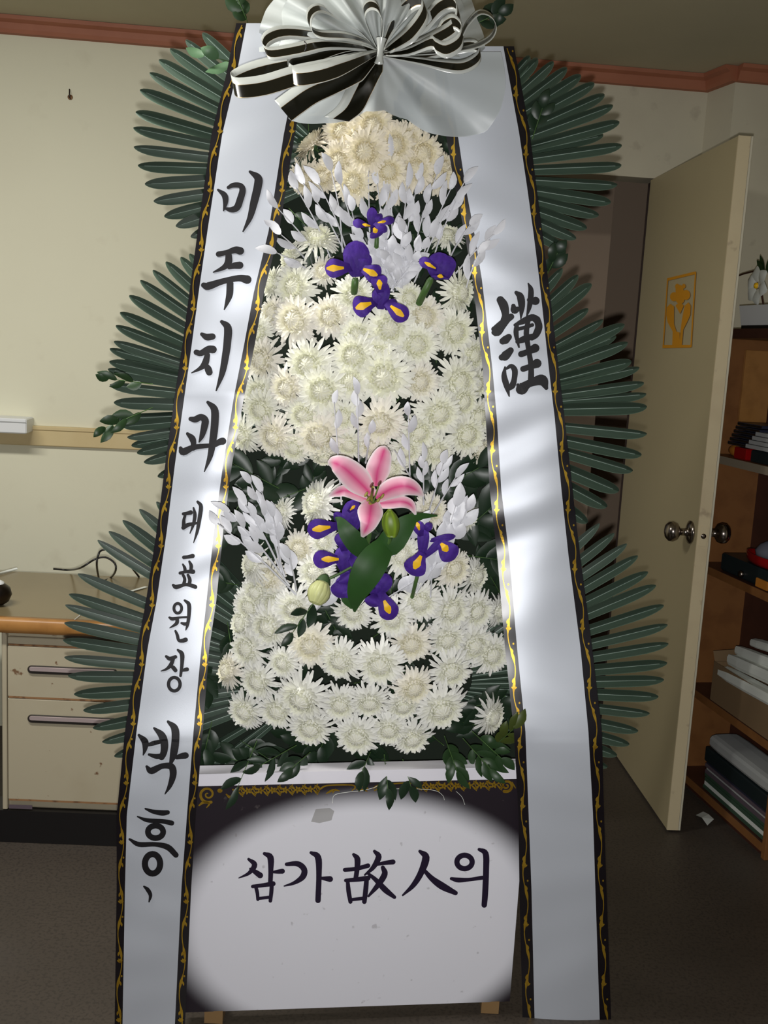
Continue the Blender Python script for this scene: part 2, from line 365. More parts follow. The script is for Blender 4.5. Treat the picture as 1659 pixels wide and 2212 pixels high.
# emblem: thin printed plates on the door face
mb = MB()
dcount = [0]
def dpoly(pts, off=0.0012):
    dcount[0] += 1; off += dcount[0]*.00006
    ix = [mb.vert(dp(x, y, off)) for x, y in pts]; mb.face(*ix)
dpoly([(1441, 601), (1503, 586), (1503, 592), (1441, 607)]); dpoly([(1431, 745), (1492, 745), (1492, 751), (1431, 752)])
dpoly([(1441, 601), (1443.5, 601), (1433.5, 752), (1431, 752)]); dpoly([(1501, 588), (1504, 588), (1494, 750), (1491, 750)])
def dblob(cx_, cy_, rx, ry, n=16):
    dpoly([(cx_+rx*math.cos(2*math.pi*k/n), cy_+ry*math.sin(2*math.pi*k/n)) for k in range(n)])
for q in ((1468, 628, 9, 13), (1456, 641, 9, 10), (1482, 637, 9, 11), (1469, 645, 10, 12), (1463, 619, 5, 6), (1477, 618, 4, 5)): dblob(*q)
dpoly([(1440, 664), (1448, 656), (1456, 662), (1456, 700), (1461, 716), (1468, 718), (1469, 745), (1452, 746), (1453, 716), (1442, 696), (1439, 680)])
dpoly([(1492, 660), (1487, 653), (1479, 660), (1473, 690), (1470, 714), (1468, 745), (1473, 745), (1476, 712), (1486, 692), (1491, 680)])
dpoly([(1459, 660), (1468, 652), (1477, 660), (1469, 678)])
part(mb, 'emblem', M['decal'], t, False, label='yellow printed flower emblem in a tall frame')

# ------------------------------------------------------------------ desk with drawers on the left
DY = 2.80; DZT = None
f0 = at_y(-150, 1345, DY); f1 = at_y(150, 1345, DY); DZT = f1[2]
XR = f1[0]+0.55
t = thing('desk', 'old desk with orange wooden front edge and rusty cream drawers', 'desk', (-1.0, DY+0.1, 0))
uX = np.array([1, 0.03, 0]); uX /= np.linalg.norm(uX); vX = np.array([-uX[1], uX[0], 0])
DB = at_z(36, 1230, DZT)[1]
def dk(x, yoff, z): return np.array([x, DY+0.03*(x-f1[0])+yoff, z])
mb = MB(); mb.box((dk(-2.2, DB-DY, 0)+dk(XR, 0, 0))/2+np.array([0, 0, DZT-0.014]), XR+2.2, DB-DY-0.03, 0.026, ax=(uX, vX, (0, 0, 1)), bev=0.003); part(mb, 'desk_top', M['desk'], t, False)
zb = at_y(100, 1373, DY)[2]
rows = []
for x in (-2.2, XR):
    r = []
    for k in range(9):
        a_ = math.pi*(k/8)-math.pi/2; r.append(dk(x, -0.010*math.cos(a_)+0.012, (DZT+zb)/2+(DZT-zb)/2*math.sin(a_)))
    rows.append(r)
mb = MB(); mb.grid(rows); mb.box((dk(-2.2, 0.025, 0)+dk(XR, 0.025, 0))/2+np.array([0, 0, (DZT+zb)/2]), XR+2.2, 0.03, DZT-zb-0.001, ax=(uX, vX, (0, 0, 1))); part(mb, 'front_edge', M['wood'], t)
def cabpt(x, y): return on_plane(x, y, dk(-1, 0.035, 0), vX)
pl, prr = cabpt(6, 1500), cabpt(345, 1500); ztop = zb-0.004; zbot = cabpt(60, 1748)[2]
cx0, cx1 = pl[0], prr[0]
cw = cx1-cx0
mb = MB(); mb.box(dk((cx0+cx1)/2, 0.035+0.27, (ztop+zbot)/2), cw, 0.52, ztop-zbot, ax=(uX, vX, (0, 0, 1)), bev=0.004); part(mb, 'drawer_case', M['cab'], t, False)
fr = 0.014
for x in (cx0+fr/2, cx1-fr/2):
    mb = MB(); mb.box(dk(x, 0.037, (ztop+zbot)/2), fr, 0.02, ztop-zbot, ax=(uX, vX, (0, 0, 1)), bev=0.002); part(mb, 'side_stile', M['cab'], t, False)
zs = [cabpt(100, y)[2] for y in (1376, 1395, 1508, 1729)]
for (zt_, zb_) in ((zs[0], zs[1]), (zs[1], zs[2]), (zs[2], zs[3])):
    mb = MB(); mb.box(dk((cx0+cx1)/2, 0.036, (zt_+zb_)/2), cw-2*fr-0.004, 0.016, zt_-zb_-0.005, ax=(uX, vX, (0, 0, 1)), bev=0.002); d_ = part(mb, 'drawer', M['cab'], t, False)
    mb = MB(); mb.box(dk((cx0+cx1)/2, 0.0285, zb_+0.0015), cw-2*fr-0.01, 0.002, 0.005, ax=(uX, vX, (0, 0, 1))); part(mb, 'rust_line', M['rust'], d_, False)
    if zt_ == zs[0]: continue
    hx0, hx1 = cabpt(61, 1445)[0], cabpt(256, 1445)[0]; hz = cabpt(61, 1444 if zt_ == zs[1] else 1550)[2]
    def stadium(x0, x1, z, hh, yo, n=8):
        pts = []
        for k in range(n+1): a_ = math.pi/2+math.pi*k/n; pts.append((x0+hh+hh*math.cos(a_), z+hh*math.sin(a_)))
        for k in range(n+1): a_ = -math.pi/2+math.pi*k/n; pts.append((x1-hh+hh*math.cos(a_), z+hh*math.sin(a_)))
        return [dk(px_, yo, pz) for px_, pz in pts]
    mb = MB(); A, B_ = stadium(hx0, hx1, hz, 0.0125, 0.0275), stadium(hx0+0.002, hx1-0.002, hz, 0.0105, 0.0235)
    mb.grid([A, B_], close=True); mb.face(*range(len(A), 2*len(A))); hd = part(mb, 'handle', M['slot'], d_, False, label='dark recessed slot handle')
    o_root = t
mbp = None
for zt_, yy in ((0, 1444), (0, 1550)):
    hx0, hx1 = cabpt(66, 1445)[0], cabpt(252, 1445)[0]; hz = cabpt(61, yy)[2]
    mb = MB(); mb.grid([stadium(hx0, hx1, hz+0.003, 0.0065, 0.0232), stadium(hx0+0.001, hx1-0.001, hz+0.003, 0.0055, 0.021)], close=True); n2 = len(mb.v)//2; mb.face(*range(n2, 2*n2)); part(mb, 'handle_plate', M['lilac'], t, False)
a_ = cabpt(22, 1735); b_ = cabpt(72, 1745)
mb = MB(); mb.box(dk((a_[0]+b_[0])/2, 0.026, (a_[2]+b_[2])/2), b_[0]-a_[0], 0.002, a_[2]-b_[2], ax=(uX, vX, (0, 0, 1))); part(mb, 'maker_plate', M['purple_mag'], t, False, label='small dark plate at foot of drawers')
mb = MB(); mb.box((dk(-2.2, .02, 0)+dk(XR, .02, 0))/2+np.array([0, .05, zbot/2]), XR+2.2, 0.09, zbot-.002, ax=(uX, vX, (0, 0, 1))); part(mb, 'gap_shade_block', M['black'], t, False)  # black block added below the drawers, standing in for the shade of the gap
mb = MB(); mb.box(dk((cx0+cx1)/2, 0.42, zbot/2), cw, 0.1, zbot-.002, ax=(uX, vX, (0, 0, 1))); part(mb, 'gap_shade_block', M['black'], t, False)  # second black block further back in the same shaded gap
mb = MB(); mb.box(dk(-2.15, 0.3, zb/2), 0.05, 0.5, zb, ax=(uX, vX, (0, 0, 1))); part(mb, 'leg', M['darkwood'], t, False)
# things on the desk
def dz(x, y): return at_z(x, y, DZT+0.001)
pts = [(115, 1229), (150, 1231), (175, 1226), (205, 1208), (228, 1204), (247, 1216), (250, 1232), (240, 1247), (222, 1256)]
ptc = [dz(x, y) for x, y in pts[:2]]+[at_y(x, y, 3.16)+np.array([0, 0, 0]) for x, y in pts[2:7]]+[dz(*pts[7]), dz(*pts[8])]
mb = MB(); mb.tube(smooth_path(ptc, 40), 0.0032, 7)
pt2 = [dz(214, 1253), at_y(209, 1222, 3.12), at_y(212, 1200, 3.12), at_y(222, 1188, 3.14), at_y(255, 1192, 3.16), dz(300, 1246)]
mb.tube(smooth_path(pt2, 24), 0.0032, 7)
tag(mb.build('power_cord', M['black']), 'black power cord looping up from the desk top', 'cord')
p = dz(0, 1306); p[0] -= 0.012
t2 = thing('round_pot', 'small shiny round pot at the end of the desk top', 'pot', p)
mb = MB(); mb.lathe(p, (0, 0, 1), [(0, 0.0001), (0, 0.022), (0.01, 0.036), (0.03, 0.045), (0.05, 0.04), (0.062, 0.026), (0.064, 0.022), (0.06, 0.02)], 24); part(mb, 'body', M['darksteel'], t2)
mb = MB(); mb.lathe(p+np.array([0, 0, 0.063]), (0, 0, 1), [(0, 0.024), (0.004, 0.023), (0.01, 0.012), (0.012, 0.005), (0.02, 0.006), (0.022, 0.0001)], 20); part(mb, 'lid', M['white'], t2)
a_, b_ = dz(162, 1339), dz(175, 1327)
mb = MB(); mb.box(((a_+b_)/2)+np.array([0, 0, 0.0008]), b_[0]-a_[0], b_[1]-a_[1], 0.0012, bev=0.0003); tag(mb.build('tape_piece', M['white'], smooth=False), 'small square of white tape near the front edge of desk', 'tape')
a_, b_ = dz(285, 1277), dz(316, 1268); v_ = b_-a_; L_ = np.linalg.norm(v_); v_ /= L_
mb = MB(); mb.box((a_+b_)/2+np.array([0, 0, .001]), L_, 0.012, 0.0016, ax=(v_, np.cross((0, 0, 1), v_), (0, 0, 1)), bev=0.0004); tag(mb.build('paper_strip', M['paper'], smooth=False), 'thin white paper strip lying on the desk beside the ribbon', 'paper')
a_, b_ = dz(-20, 1246), dz(36, 1231); v_ = b_-a_; L_ = np.linalg.norm(v_); v_ /= L_
mb = MB(); mb.tube([a_+np.array([0, 0, .004]), b_+np.array([0, 0, .004])], 0.0038, 8); tag(mb.build('white_stick', M['paper']), 'thin white stick at the back of the desk by the pot', 'stick')

# ------------------------------------------------------------------ bookcase on the right
BA = np.array([1.114, 3.478, 0]); BS = np.array([0.186, -0.983, 0]); BT = np.array([0.983, 0.186, 0])*0.60; BZ = np.array([0, 0, 1.0])
BAX = (BS, BT, BZ)
def bk(s, t_, z): return BA+BS*s+BT*t_+BZ*z
def bp(x, y, t_=0.0): return on_plane(x, y, BA+BT*t_, BT)
def bst(x, y, t_=0.0):
    p_ = bp(x, y, t_)-BA; return float(p_@BS), float(p_[2])
S0, S1, BD = -0.10, 0.53, 0.34
t = thing('bookcase', 'brown wooden bookcase of crammed shelves behind the open door', 'bookcase', bk(0.2, 0.17, 0))
def bbox(name, s0, s1, t0, t1, z0, z1, m_, bev=0.002, parent=t):
    mb = MB(); mb.box(bk((s0+s1)/2, (t0+t1)/2, (z0+z1)/2), s1-s0, t1-t0, z1-z0, ax=BAX, bev=bev); return part(mb, name, M[m_], parent, False)
bbox('end_panel', S0, S0+0.022, 0, BD, 0, 1.57, 'casewood'); bbox('end_panel', S1-0.022, S1, 0, BD, 0, 1.57, 'casewood')
bbox('back_panel', S0+0.022, S1-0.022, BD-0.012, BD, 0.0, 1.57, 'darkwood', 0)
bbox('top_board', S0-0.01, S1+0.01, -0.012, BD, 1.57, 1.60, 'darkwood')
shz = [1.18, 0.80, 0.36, 0.045]
for i, z in enumerate(shz):
    sh = bbox('shelf', S0+0.022, S1-0.022, 0.004, BD-0.012, z-0.022, z, 'darkwood' if i else 'casewood')
    mb = MB(); mb.box(bk((S0+S1)/2, 0.002, z-0.013), S1-S0-0.046, 0.004, 0.026, ax=BAX); part(mb, 'edge_band', M[('shelfedge', 'casewood', 'casewood', 'casewood')[i]], sh, False)
bbox('kick_board', S0+0.022, S1-0.022, 0.02, 0.035, 0, 0.023, 'darkwood', 0)
mb = MB(); mb.box(bk(S0+0.032, 0.24, 1.36), 0.012, 0.17, 0.35, ax=BAX, bev=0.001); tag(mb.build('lit_end_panel', M['wood'], smooth=False), 'pale wood panel added for the lit far end of the top compartment', 'board')  # paler panel added over the end panel to show its lit part
def shelf_thing(name, label, cat, s, z, t_=0.1, group=None): return thing(name, label, cat, bk(s, t_, z), group)
# planter on top
zt = 1.60
t2 = shelf_thing('flower_trough', 'white trough planted with a white artificial flower, on top of bookcase', 'planter', 0.2, zt)
s_l = bst(1594, 690, 0.02)[0]
mb = MB(); 
sa, sb = s_l, s_l+0.42
outer = [(sa+0.012, sb-0.012, 0.03, 0.15, 0.012), (sa, sb, 0.02, 0.16, 0.075)]
rows = []
for (q0, q1, w0, w1, z_) in outer+[(sa+0.008, sb-0.008, 0.028, 0.152, 0.075), (sa+0.014, sb-0.014, 0.034, 0.146, 0.03)]:
    rows.append([bk(q0, w0, zt+z_), bk(q1, w0, zt+z_), bk(q1, w1, zt+z_), bk(q0, w1, zt+z_)])
mb.grid(rows, close=True); mb.face(3, 2, 1, 0); mb.face(12, 13, 14, 15); part(mb, 'trough', M['white'], t2, False)
mb = MB(); mb.box(bk((sa+sb)/2, 0.09, zt+0.006), sb-sa-0.02, 0.11, 0.012, ax=BAX); part(mb, 'base_tray', M['black'], t2, False)
mb = MB(); mb.box(bk((sa+sb)/2, 0.09, zt+0.058), sb-sa-0.03, 0.115, 0.03, ax=BAX); part(mb, 'pink_gravel', M['purple_mag'], t2, False)
fc = bp(1636, 617, 0.06)
for k in range(6):
    a0 = 2*math.pi*k/6+0.3
    mb = MB(); rows = []
    for i in range(6):
        r_ = 0.012+0.052*i/5; wd = 0.026*math.sin(math.pi*(0.12+0.85*i/5)); dr = BS*math.cos(a0)*-1+BZ*math.sin(a0); pr = BS*math.sin(a0)+BZ*math.cos(a0)
        rows.append([fc+dr*r_+pr*wd*q-BT*(0.012*math.sin(3*i/5)-0.004*q*q) for q in (-1, -.5, 0, .5, 1)])
    mb.grid(rows); part(mb, 'petal', M['paper'], t2)
mb = MB(); mb.lathe(fc-BT*0.004, -BT, [(0, 0.010), (0.006, 0.009), (0.010, 0.0001)], 12); part(mb, 'flower_center', M['yellow'], t2)
mb = MB(); mb.tube(smooth_path([bk(s_l+.1, .08, zt+.05), fc+BT*.02, bp(1648, 585, .08), bp(1612, 590, .08), bp(1592, 597, .08)], 20), 0.003, 6); part(mb, 'stem', M['darkwood'], t2)
for (x0, y0, x1, y1) in ((1652, 588, 1643, 552), (1658, 590, 1662, 560), (1650, 588, 1636, 562)):
    mb = MB(); A, B_ = bp(x0, y0, .07), bp(x1, y1, .07); rows = []
    v_ = B_-A; pv = np.cross(v_, BT); pv /= np.linalg.norm(pv)
    for i in range(7): rows.append([A+v_*i/6+pv*q*0.012*math.sin(math.pi*(0.1+.88*i/6))-BT*0.004*abs(q) for q in (-1, 0, 1)])
    mb.grid(rows); part(mb, 'leaf', M['leaf2'], t2)
# upper shelf
z = shz[0]
s_c = bst(1588, 940, 0.06)[0]
for k in range(6):
    w_ = 0.05
    t2 = shelf_thing('spiral_notebook', ['bottom silver-edged notebook of the leaning pile on upper shelf', 'second silver-edged notebook from the bottom of the upper shelf pile', 'third silver-edged notebook up in the upper shelf pile', 'fourth silver-edged notebook up in the upper shelf pile', 'fifth silver-edged notebook up in the upper shelf pile', 'topmost silver-edged notebook of the upper shelf pile'][k], 'notebook', s_c+.07, z, group='notebooks piled on the upper shelf')
    off = 0.010*k
    mb = MB(); mb.box(bk(s_c+0.07+off, 0.11, z+0.047+0.0135*k), 0.15, 0.17, 0.010, ax=BAX, bev=0.001); part(mb, 'cover', M['navy'], t2, False)
    mb = MB(); mb.box(bk(s_c+0.070+off, 0.028, z+0.047+0.0135*k), 0.149, 0.008, 0.006, ax=BAX); part(mb, 'spiral', M['steel'], t2, False)
mb = MB(); mb.lathe(bk(s_c-0.012, 0.09, z+0.020), BS, [(-.04, .0001), (-.03, .014), (-.01, .02), (.01, .02), (.03, .014), (.04, .0001)], 14); tag(mb.build('orange_fruit', M['orange']), 'small orange thing at the far end of the upper shelf', 'ornament')
mb = MB(); mb.box(bk(s_c+0.085, 0.08, z+0.02), 0.08, 0.12, 0.038, ax=BAX, bev=0.004); tag(mb.build('red_box', M['red'], smooth=False), 'flat red box under the notebooks on the upper shelf', 'box')
mb = MB(); mb.box(bk(s_c+0.22, 0.10, z+0.02), 0.16, 0.14, 0.038, ax=BAX, bev=0.004); tag(mb.build('dark_box', M['teal'], smooth=False), 'dark flat box beside the red box on the upper shelf', 'box')
for k in range(4):
    s_ = s_c+0.13+0.012*k
    mb = MB(); mb.box(bk(s_+0.1, 0.08+.005*k, z+0.050+0.014*k), 0.2, 0.15, 0.012, ax=BAX, bev=0.001); tag(mb.build('paper_pad', M['greypaper'], smooth=False), ['lowest grey paper pad beside the notebooks on upper shelf', 'second grey paper pad from below beside the notebooks', 'third grey paper pad from below beside the notebooks', 'top grey paper pad of the pile beside the notebooks'][k], 'paper', 'grey pads on the upper shelf')
mb = MB(); mb.box(bk(s_c+0.17, 0.20, z+0.128), 0.06, 0.05, 0.05, ax=BAX, bev=0.006); tag(mb.build('paper_box', M['paper'], smooth=False), 'small pale pink and white box behind the grey paper pads', 'box')
# middle shelf
z = shz[1]
mb = MB(); mb.box(bk(0.2, 0.13, z+0.030), 0.30, 0.2, 0.058, ax=BAX, bev=0.006); tag(mb.build('dark_case', M['teal'], smooth=False), 'black flat case on the middle shelf under a red tray', 'case')
rt_s = bst(1640, 1190, .03)[0]
t2 = shelf_thing('red_tray', 'glossy red tray lying on the black case, middle shelf', 'tray', rt_s, z+.06)
rows = [[bk(rt_s+cx_*q, 0.11+cy_*q*.8, z+.06+zz) for cx_, cy_ in [(0.13*math.cos(2*math.pi*k/24), 0.10*math.sin(2*math.pi*k/24)) for k in range(24)]] for q, zz in ((.001, .002), (.9, .002), (1.0, .012), (1.02, .034), (.98, .034), (.9, .02), (.001, .018))]
mb = MB(); mb.grid(rows, close=True); part(mb, 'tray_body', M['red'], t2)
mb = MB(); mb.lathe(bk(rt_s+.06, 0.14, z+.082), BZ, [(0, .0001), (0, .035), (.03, .045), (.07, .038), (.085, .02), (.088, .0001)], 16); tag(mb.build('black_pouch', M['black']), 'rounded black pouch sitting on the red tray', 'pouch')
mb = MB(); mb.lathe(bk(rt_s-.06, 0.15, z+.08), BZ, [(0, .0001), (0, .04), (.02, .045), (.04, .03), (.05, .012), (.052, .0001)], 12); tag(mb.build('cloth_bundle', M['blueg']), 'blue grey cloth bundle beside the black pouch', 'cloth')
mb = MB(); mb.lathe(bp(1600, 1240, 0.02), -BT, [(-.01, .0001), (-.01, .010), (0, .012), (.006, .009), (.009, .0001)], 14); tag(mb.build('glass_knob', M['steel']), 'shiny round knob glinting at the middle shelf edge', 'knob')
mb = MB(); mb.box(bk(rt_s+.05, 0.018, z+0.016), 0.07, 0.012, 0.028, ax=BAX, bev=0.002); tag(mb.build('orange_packet', M['orange'], smooth=False), 'small orange packet at front of the middle shelf', 'packet')
# low shelf: open carton of rolled white sheets
z = shz[2]
t2 = shelf_thing('cardboard_box', 'open brown cardboard box stuffed with white sheets on the low shelf', 'box', 0.22, z)
s0_, s1_ = bst(1537, 1480, .01)[0], 0.49
zt_ = bst(1537, 1412, .01)[1]
for (a0, a1, b0, b1) in ((s0_, s1_, 0.010, 0.014), (s0_, s1_, 0.24, 0.244), (s0_, s0_+.004, .014, .24), (s1_-.004, s1_, .014, .24)):
    mb = MB(); mb.box(bk((a0+a1)/2, (b0+b1)/2, (z+zt_-.02)/2+.001), a1-a0, b1-b0, zt_-.02-z, ax=BAX); part(mb, 'side', M['card'], t2, False)
mb = MB(); mb.quad(bk(s0_, .014, zt_-.02), bk(s0_-.015, .012, zt_+.012), bk(s0_-.015, .2, zt_+.02), bk(s0_, .24, zt_-.02)); part(mb, 'flap', M['card'], t2, False)
mb = MB(); mb.box(bk((s0_+s1_)/2, .127, z+.005), s1_-s0_-.01, .22, .006, ax=BAX); part(mb, 'bottom', M['card'], t2, False)
rolls = [((1560, 1450), (1690, 1520), .027), ((1584, 1424), (1700, 1476), .027), ((1598, 1404), (1700, 1444), .022), ((1630, 1388), (1710, 1412), .020)]
for k, (q0, q1, r_) in enumerate(rolls):
    A = bp(*q0, 0.05+.05*k); B_ = bp(*q1, 0.04+.05*k)
    d_ = (B_-A)/np.linalg.norm(B_-A); rows = []; pa_ = np.cross(d_, BT); pa_ /= np.linalg.norm(pa_)
    for i in range(6):
        q = A+(B_-A)*i/5
        rows.append([q+r_*(1.0 if i else .86)*(BT*1.7*math.copysign(abs(math.cos(2*math.pi*j/10+.3))**.5, math.cos(2*math.pi*j/10+.3))+pa_*(.72+.13*math.sin(j*2.1+k))*math.copysign(abs(math.sin(2*math.pi*j/10+.3))**.6, math.sin(2*math.pi*j/10+.3))) for j in range(10)])
    mb = MB(); mb.grid(rows, close=True); mb.face(*range(9, -1, -1)); mb.face(*range(50, 60))
    tag(mb.build('folded_sheet', M['paper'], smooth=False), ['front white folded sheet bundle sticking out of the cardboard box', 'second white folded sheet bundle from the front in the box', 'third white folded sheet bundle from the front in the box', 'rearmost white folded sheet bundle in the cardboard box'][k], 'paper', 'white bundles in the cardboard box')
# bottom compartment
A = bst(1532, 1538, .03); B_ = bst(1524, 1590, .03)
z0 = shz[3]
specs = [('green_mag', .012), ('paper', .016), ('green_mag', .014), ('green_mag', .012), ('purple_mag', .014), ('greypaper', .008), ('purple_mag', .012), ('navy', .010)]
zz = z0+0.001; lab = ['bottom green magazine of the stack in the lowest shelf', 'white magazine second from bottom of the lowest stack', 'green magazine lying on the white one in lowest stack', 'green magazine in the middle of the lowest stack', 'dull purple magazine above the green ones in lowest stack', 'thin grey magazine between two dull purple ones', 'upper dull purple magazine of the lowest stack', 'navy magazine topping the lowest stack']
ss = bst(1524, 1640, .02)[0]
for k, (m_, hh) in enumerate(specs):
    mb = MB(); mb.box(bk(ss+.20+.004*(k % 3), .125+.004*(k % 2), zz+hh/2), 0.40, 0.21, hh-.001, ax=BAX, bev=0.001)
    tag(mb.build('magazine', M[m_], smooth=False), lab[k], 'magazine', 'magazines stacked in the lowest shelf'); zz += hh
mb = MB(); mb.box(bk(ss+.21, .13, zz+.026), 0.42, 0.24, 0.05, ax=BAX, bev=0.004); tag(mb.build('dark_folder', M['teal'], smooth=False), 'thick dark folder lying on the magazine stack', 'folder'); zz += .052
mb = MB(); rows = []
for i in range(8):
    rows.append([bk(ss+.03+.38*i/7, .10, zz+.028)+ (BT*.10*math.copysign(abs(math.cos(2*math.pi*j/14+.2))**.5, math.cos(2*math.pi*j/14+.2))+BZ*.026*math.copysign(abs(math.sin(2*math.pi*j/14+.2))**.6, math.sin(2*math.pi*j/14+.2)))*(1 if 0 < i < 7 else .95) for j in range(14)])
mb.grid(rows, close=True); mb.face(*range(13, -1, -1)); mb.face(*range(98, 112)); tag(mb.build('paper_roll', M['greypaper'], smooth=False), 'flattened roll of pale paper on top of the dark folder', 'paper')
mb = MB(); 
pq = [at_z(x, y, 0.004) for x, y in ((1503, 1762), (1519, 1753), (1542, 1772), (1528, 1783))]
rows = [[pq[0]+np.array([0, 0, .002]), pq[1]], [(pq[0]+pq[3])/2+np.array([0, 0, .01]), (pq[1]+pq[2])/2+np.array([0, 0, .006])], [pq[3], pq[2]+np.array([0, 0, .004])]]
mb.grid(rows); tag(mb.build('paper_scrap', M['paper'], smooth=False), 'crumpled white paper scrap on the floor before the bookcase', 'paper')

# ================================================================== the wreath
# ribbon edges, pixel columns of black/white borders by picture row, and depth profile
LT = [(40, 512, 534, 664, 688), (62, 508, 530, 661, 684), (160, 489, 511, 639, 662), (290, 457, 480, 613, 637), (500, 427, 448, 580, 603), (633, 409, 429, 548, 570), (746, 394, 414, 527, 550),
      (859, 377, 398, 505, 527), (1010, 356, 377, 481, 500), (1150, 338, 360, 462, 482), (1300, 315, 338, 446, 467), (1400, 297, 319, 435, 452),
      (1580, 270, 295, 418, 438), (1760, 252, 274, 404, 423), (1918, 252, 270, 392, 413), (2250, 247, 264, 376, 398)]
RT = [(60, 925, 950, 1082, 1105), (104, 930, 955, 1088, 1111), (285, 962, 988, 1121, 1144), (400, 982, 1005, 1138, 1158), (500, 1003, 1024, 1152, 1171), (604, 1021, 1041, 1165, 1184),
      (800, 1043, 1064, 1186, 1207), (900, 1049, 1073, 1198, 1219), (1060, 1058, 1083, 1213, 1237), (1200, 1074, 1100, 1228, 1253),
      (1400, 1091, 1117, 1254, 1279), (1580, 1110, 1135, 1271, 1300), (1760, 1120, 1142, 1281, 1305), (1918, 1122, 1148, 1286, 1310), (2250, 1130, 1156, 1297, 1322)]
DPR = [(0, -.016), (300, -.008), (700, .0), (850, .0), (1000, -.008), (1150, -.026), (1300, -.052), (1450, -.086), (1540, -.111), (1570, -.119), (1600, -.123), (1700, -.124), (2300, -.120)]
DPL = [(0, -.03), (120, -.026), (350, -.014), (600, -.006), (850, -.002), (1050, -.014), (1250, -.042), (1450, -.082), (1600, -.110), (1700, -.120), (2300, -.120)]
def rib_dy(side, x, y):
    tab = DPR if side else DPL
    d_ = 0
    for k in (-24, -12, 0, 12, 24): d_ += interp(tab, y+k)[0]/5
    e_ = interp(RT if side else LT, y); u_ = (x-e_[0])/(e_[3]-e_[0])
    ph = 1.7 if side else 0.3
    amp = 0.0014 if y > 1600 else (0.0015 if side and y < 860 else 0.0022)
    d_ += amp*(math.sin(y/47.0+ph+3.1*u_)*math.sin(y/113.0+ph*2-1.9*u_)+.55*math.sin(y/26.0+4.5*u_*math.sin(y/170.0+ph))*math.sin(y/61.0+ph)+.5*math.sin(y/150.0+5*u_))
    if side: d_ += 0.0016*math.sin(y/17.0+4*u_+1.0)*math.exp(-((y-1020)/190)**2) + 0.003*math.sin(y/60+u_*1.5)*math.exp(-((y-1200)/120)**2)
    d_ += (.019 if side else .014)*(.5-u_)
    d_ -= 0.004*(1-(2*u_-1)**2)
    return d_
def RP(side, x, y, off=0.0): return P(x, y, rib_dy(side, x, y)-off)

def stroke_into(mb, pts, fn, off, closed=False, n=None):
    """brush stroke: pts are (px, py, width)"""
    n = n or max(6, 5*(len(pts)-1))
    if closed: sp = pts
    else: sp = [tuple(p) for p in smooth_path(pts, n)]
    L = []; R_ = []; N = len(sp)
    for i in range(N):
        a = sp[(i-1) % N] if closed else sp[max(i-1, 0)]
        b = sp[(i+1) % N] if closed else sp[min(i+1, N-1)]
        tx, ty = b[0]-a[0], b[1]-a[1]; q = math.hypot(tx, ty)+1e-9; nx, ny = -ty/q, tx/q
        w_ = max(sp[i][2], .6)/2
        L.append((sp[i][0]+nx*w_, sp[i][1]+ny*w_)); R_.append((sp[i][0]-nx*w_, sp[i][1]-ny*w_))
    a = [mb.vert(fn(x, y, off)) for x, y in L]; b = [mb.vert(fn(x, y, off)) for x, y in R_]
    for i in range(N if closed else N-1):
        j = (i+1) % N; mb.face(a[i], a[j], b[j], b[i])
    if not closed:
        for end in (0, -1):
            x, y, w_ = sp[end]; w_ = max(w_, .6)
            if w_ < 3: continue
            o = sp[1] if end == 0 else sp[-2]
            ang = math.atan2(y-o[1], x-o[0])
            arc = [mb.vert(fn(x+w_/2*math.cos(ang+math.pi*(k/6-.5)), y+w_/2*math.sin(ang+math.pi*(k/6-.5)), off)) for k in range(7)]
            mb.face(*arc)
def ring(cx_, cy_, rx, ry, w_, n=28):
    return [(cx_+rx*math.cos(2*math.pi*k/n), cy_+ry*math.sin(2*math.pi*k/n), w_) for k in range(n)]

# ---- stand and backing
t = thing('wreath_stand', 'wooden easel with dark green backing carrying the tall funeral wreath', 'stand', P(790, 1500, .2)*np.array([1, 1, 0]))
mb = MB()
ol = []
for y in (250, 400, 600, 800, 1000, 1200, 1400, 1560, 1680):
    l_, r_ = interp(LT, y), interp(RT, y); ol.append((y, (l_[1]+l_[2])/2, (r_[1]+r_[2])/2))
rows = [[P(a, y, .13), P(b, y, .13)] for y, a, b in ol]+[[P(a, y, .16), P(b, y, .16)] for y, a, b in ol[::-1]]
mb.grid(rows+[rows[0]]); part(mb, 'backing_panel', M['foam'], t, False)
for x0, x1 in ((560, 420), (960, 1190)):
    a, b = P(x0, 120, .19), P(x1, 1700, .19); b = b+(b-a)*0.0; g = a+(b-a)*((a[2]-0.001)/(a[2]-b[2]))
    mb = MB(); d_ = (g-a)/np.linalg.norm(g-a); c_ = (a+g)/2; ax2 = np.cross(d_, (0, 1, 0)); ax2 /= np.linalg.norm(ax2)
    mb.box(c_+np.array([0, 0, .012]), .035, .025, np.linalg.norm(g-a)-.03, ax=(ax2, np.cross(d_, ax2), d_)); part(mb, 'front_leg', M['stand'], t, False)
a = P(760, 400, .19); g = np.array([a[0], a[1]+.62, 0.012]); d_ = (g-a)/np.linalg.norm(g-a)
mb = MB(); mb.box((a+g)/2, .035, .025, np.linalg.norm(g-a), ax=((1, 0, 0), np.cross(d_, (1, 0, 0)), d_)); part(mb, 'rear_leg', M['stand'], t, False)

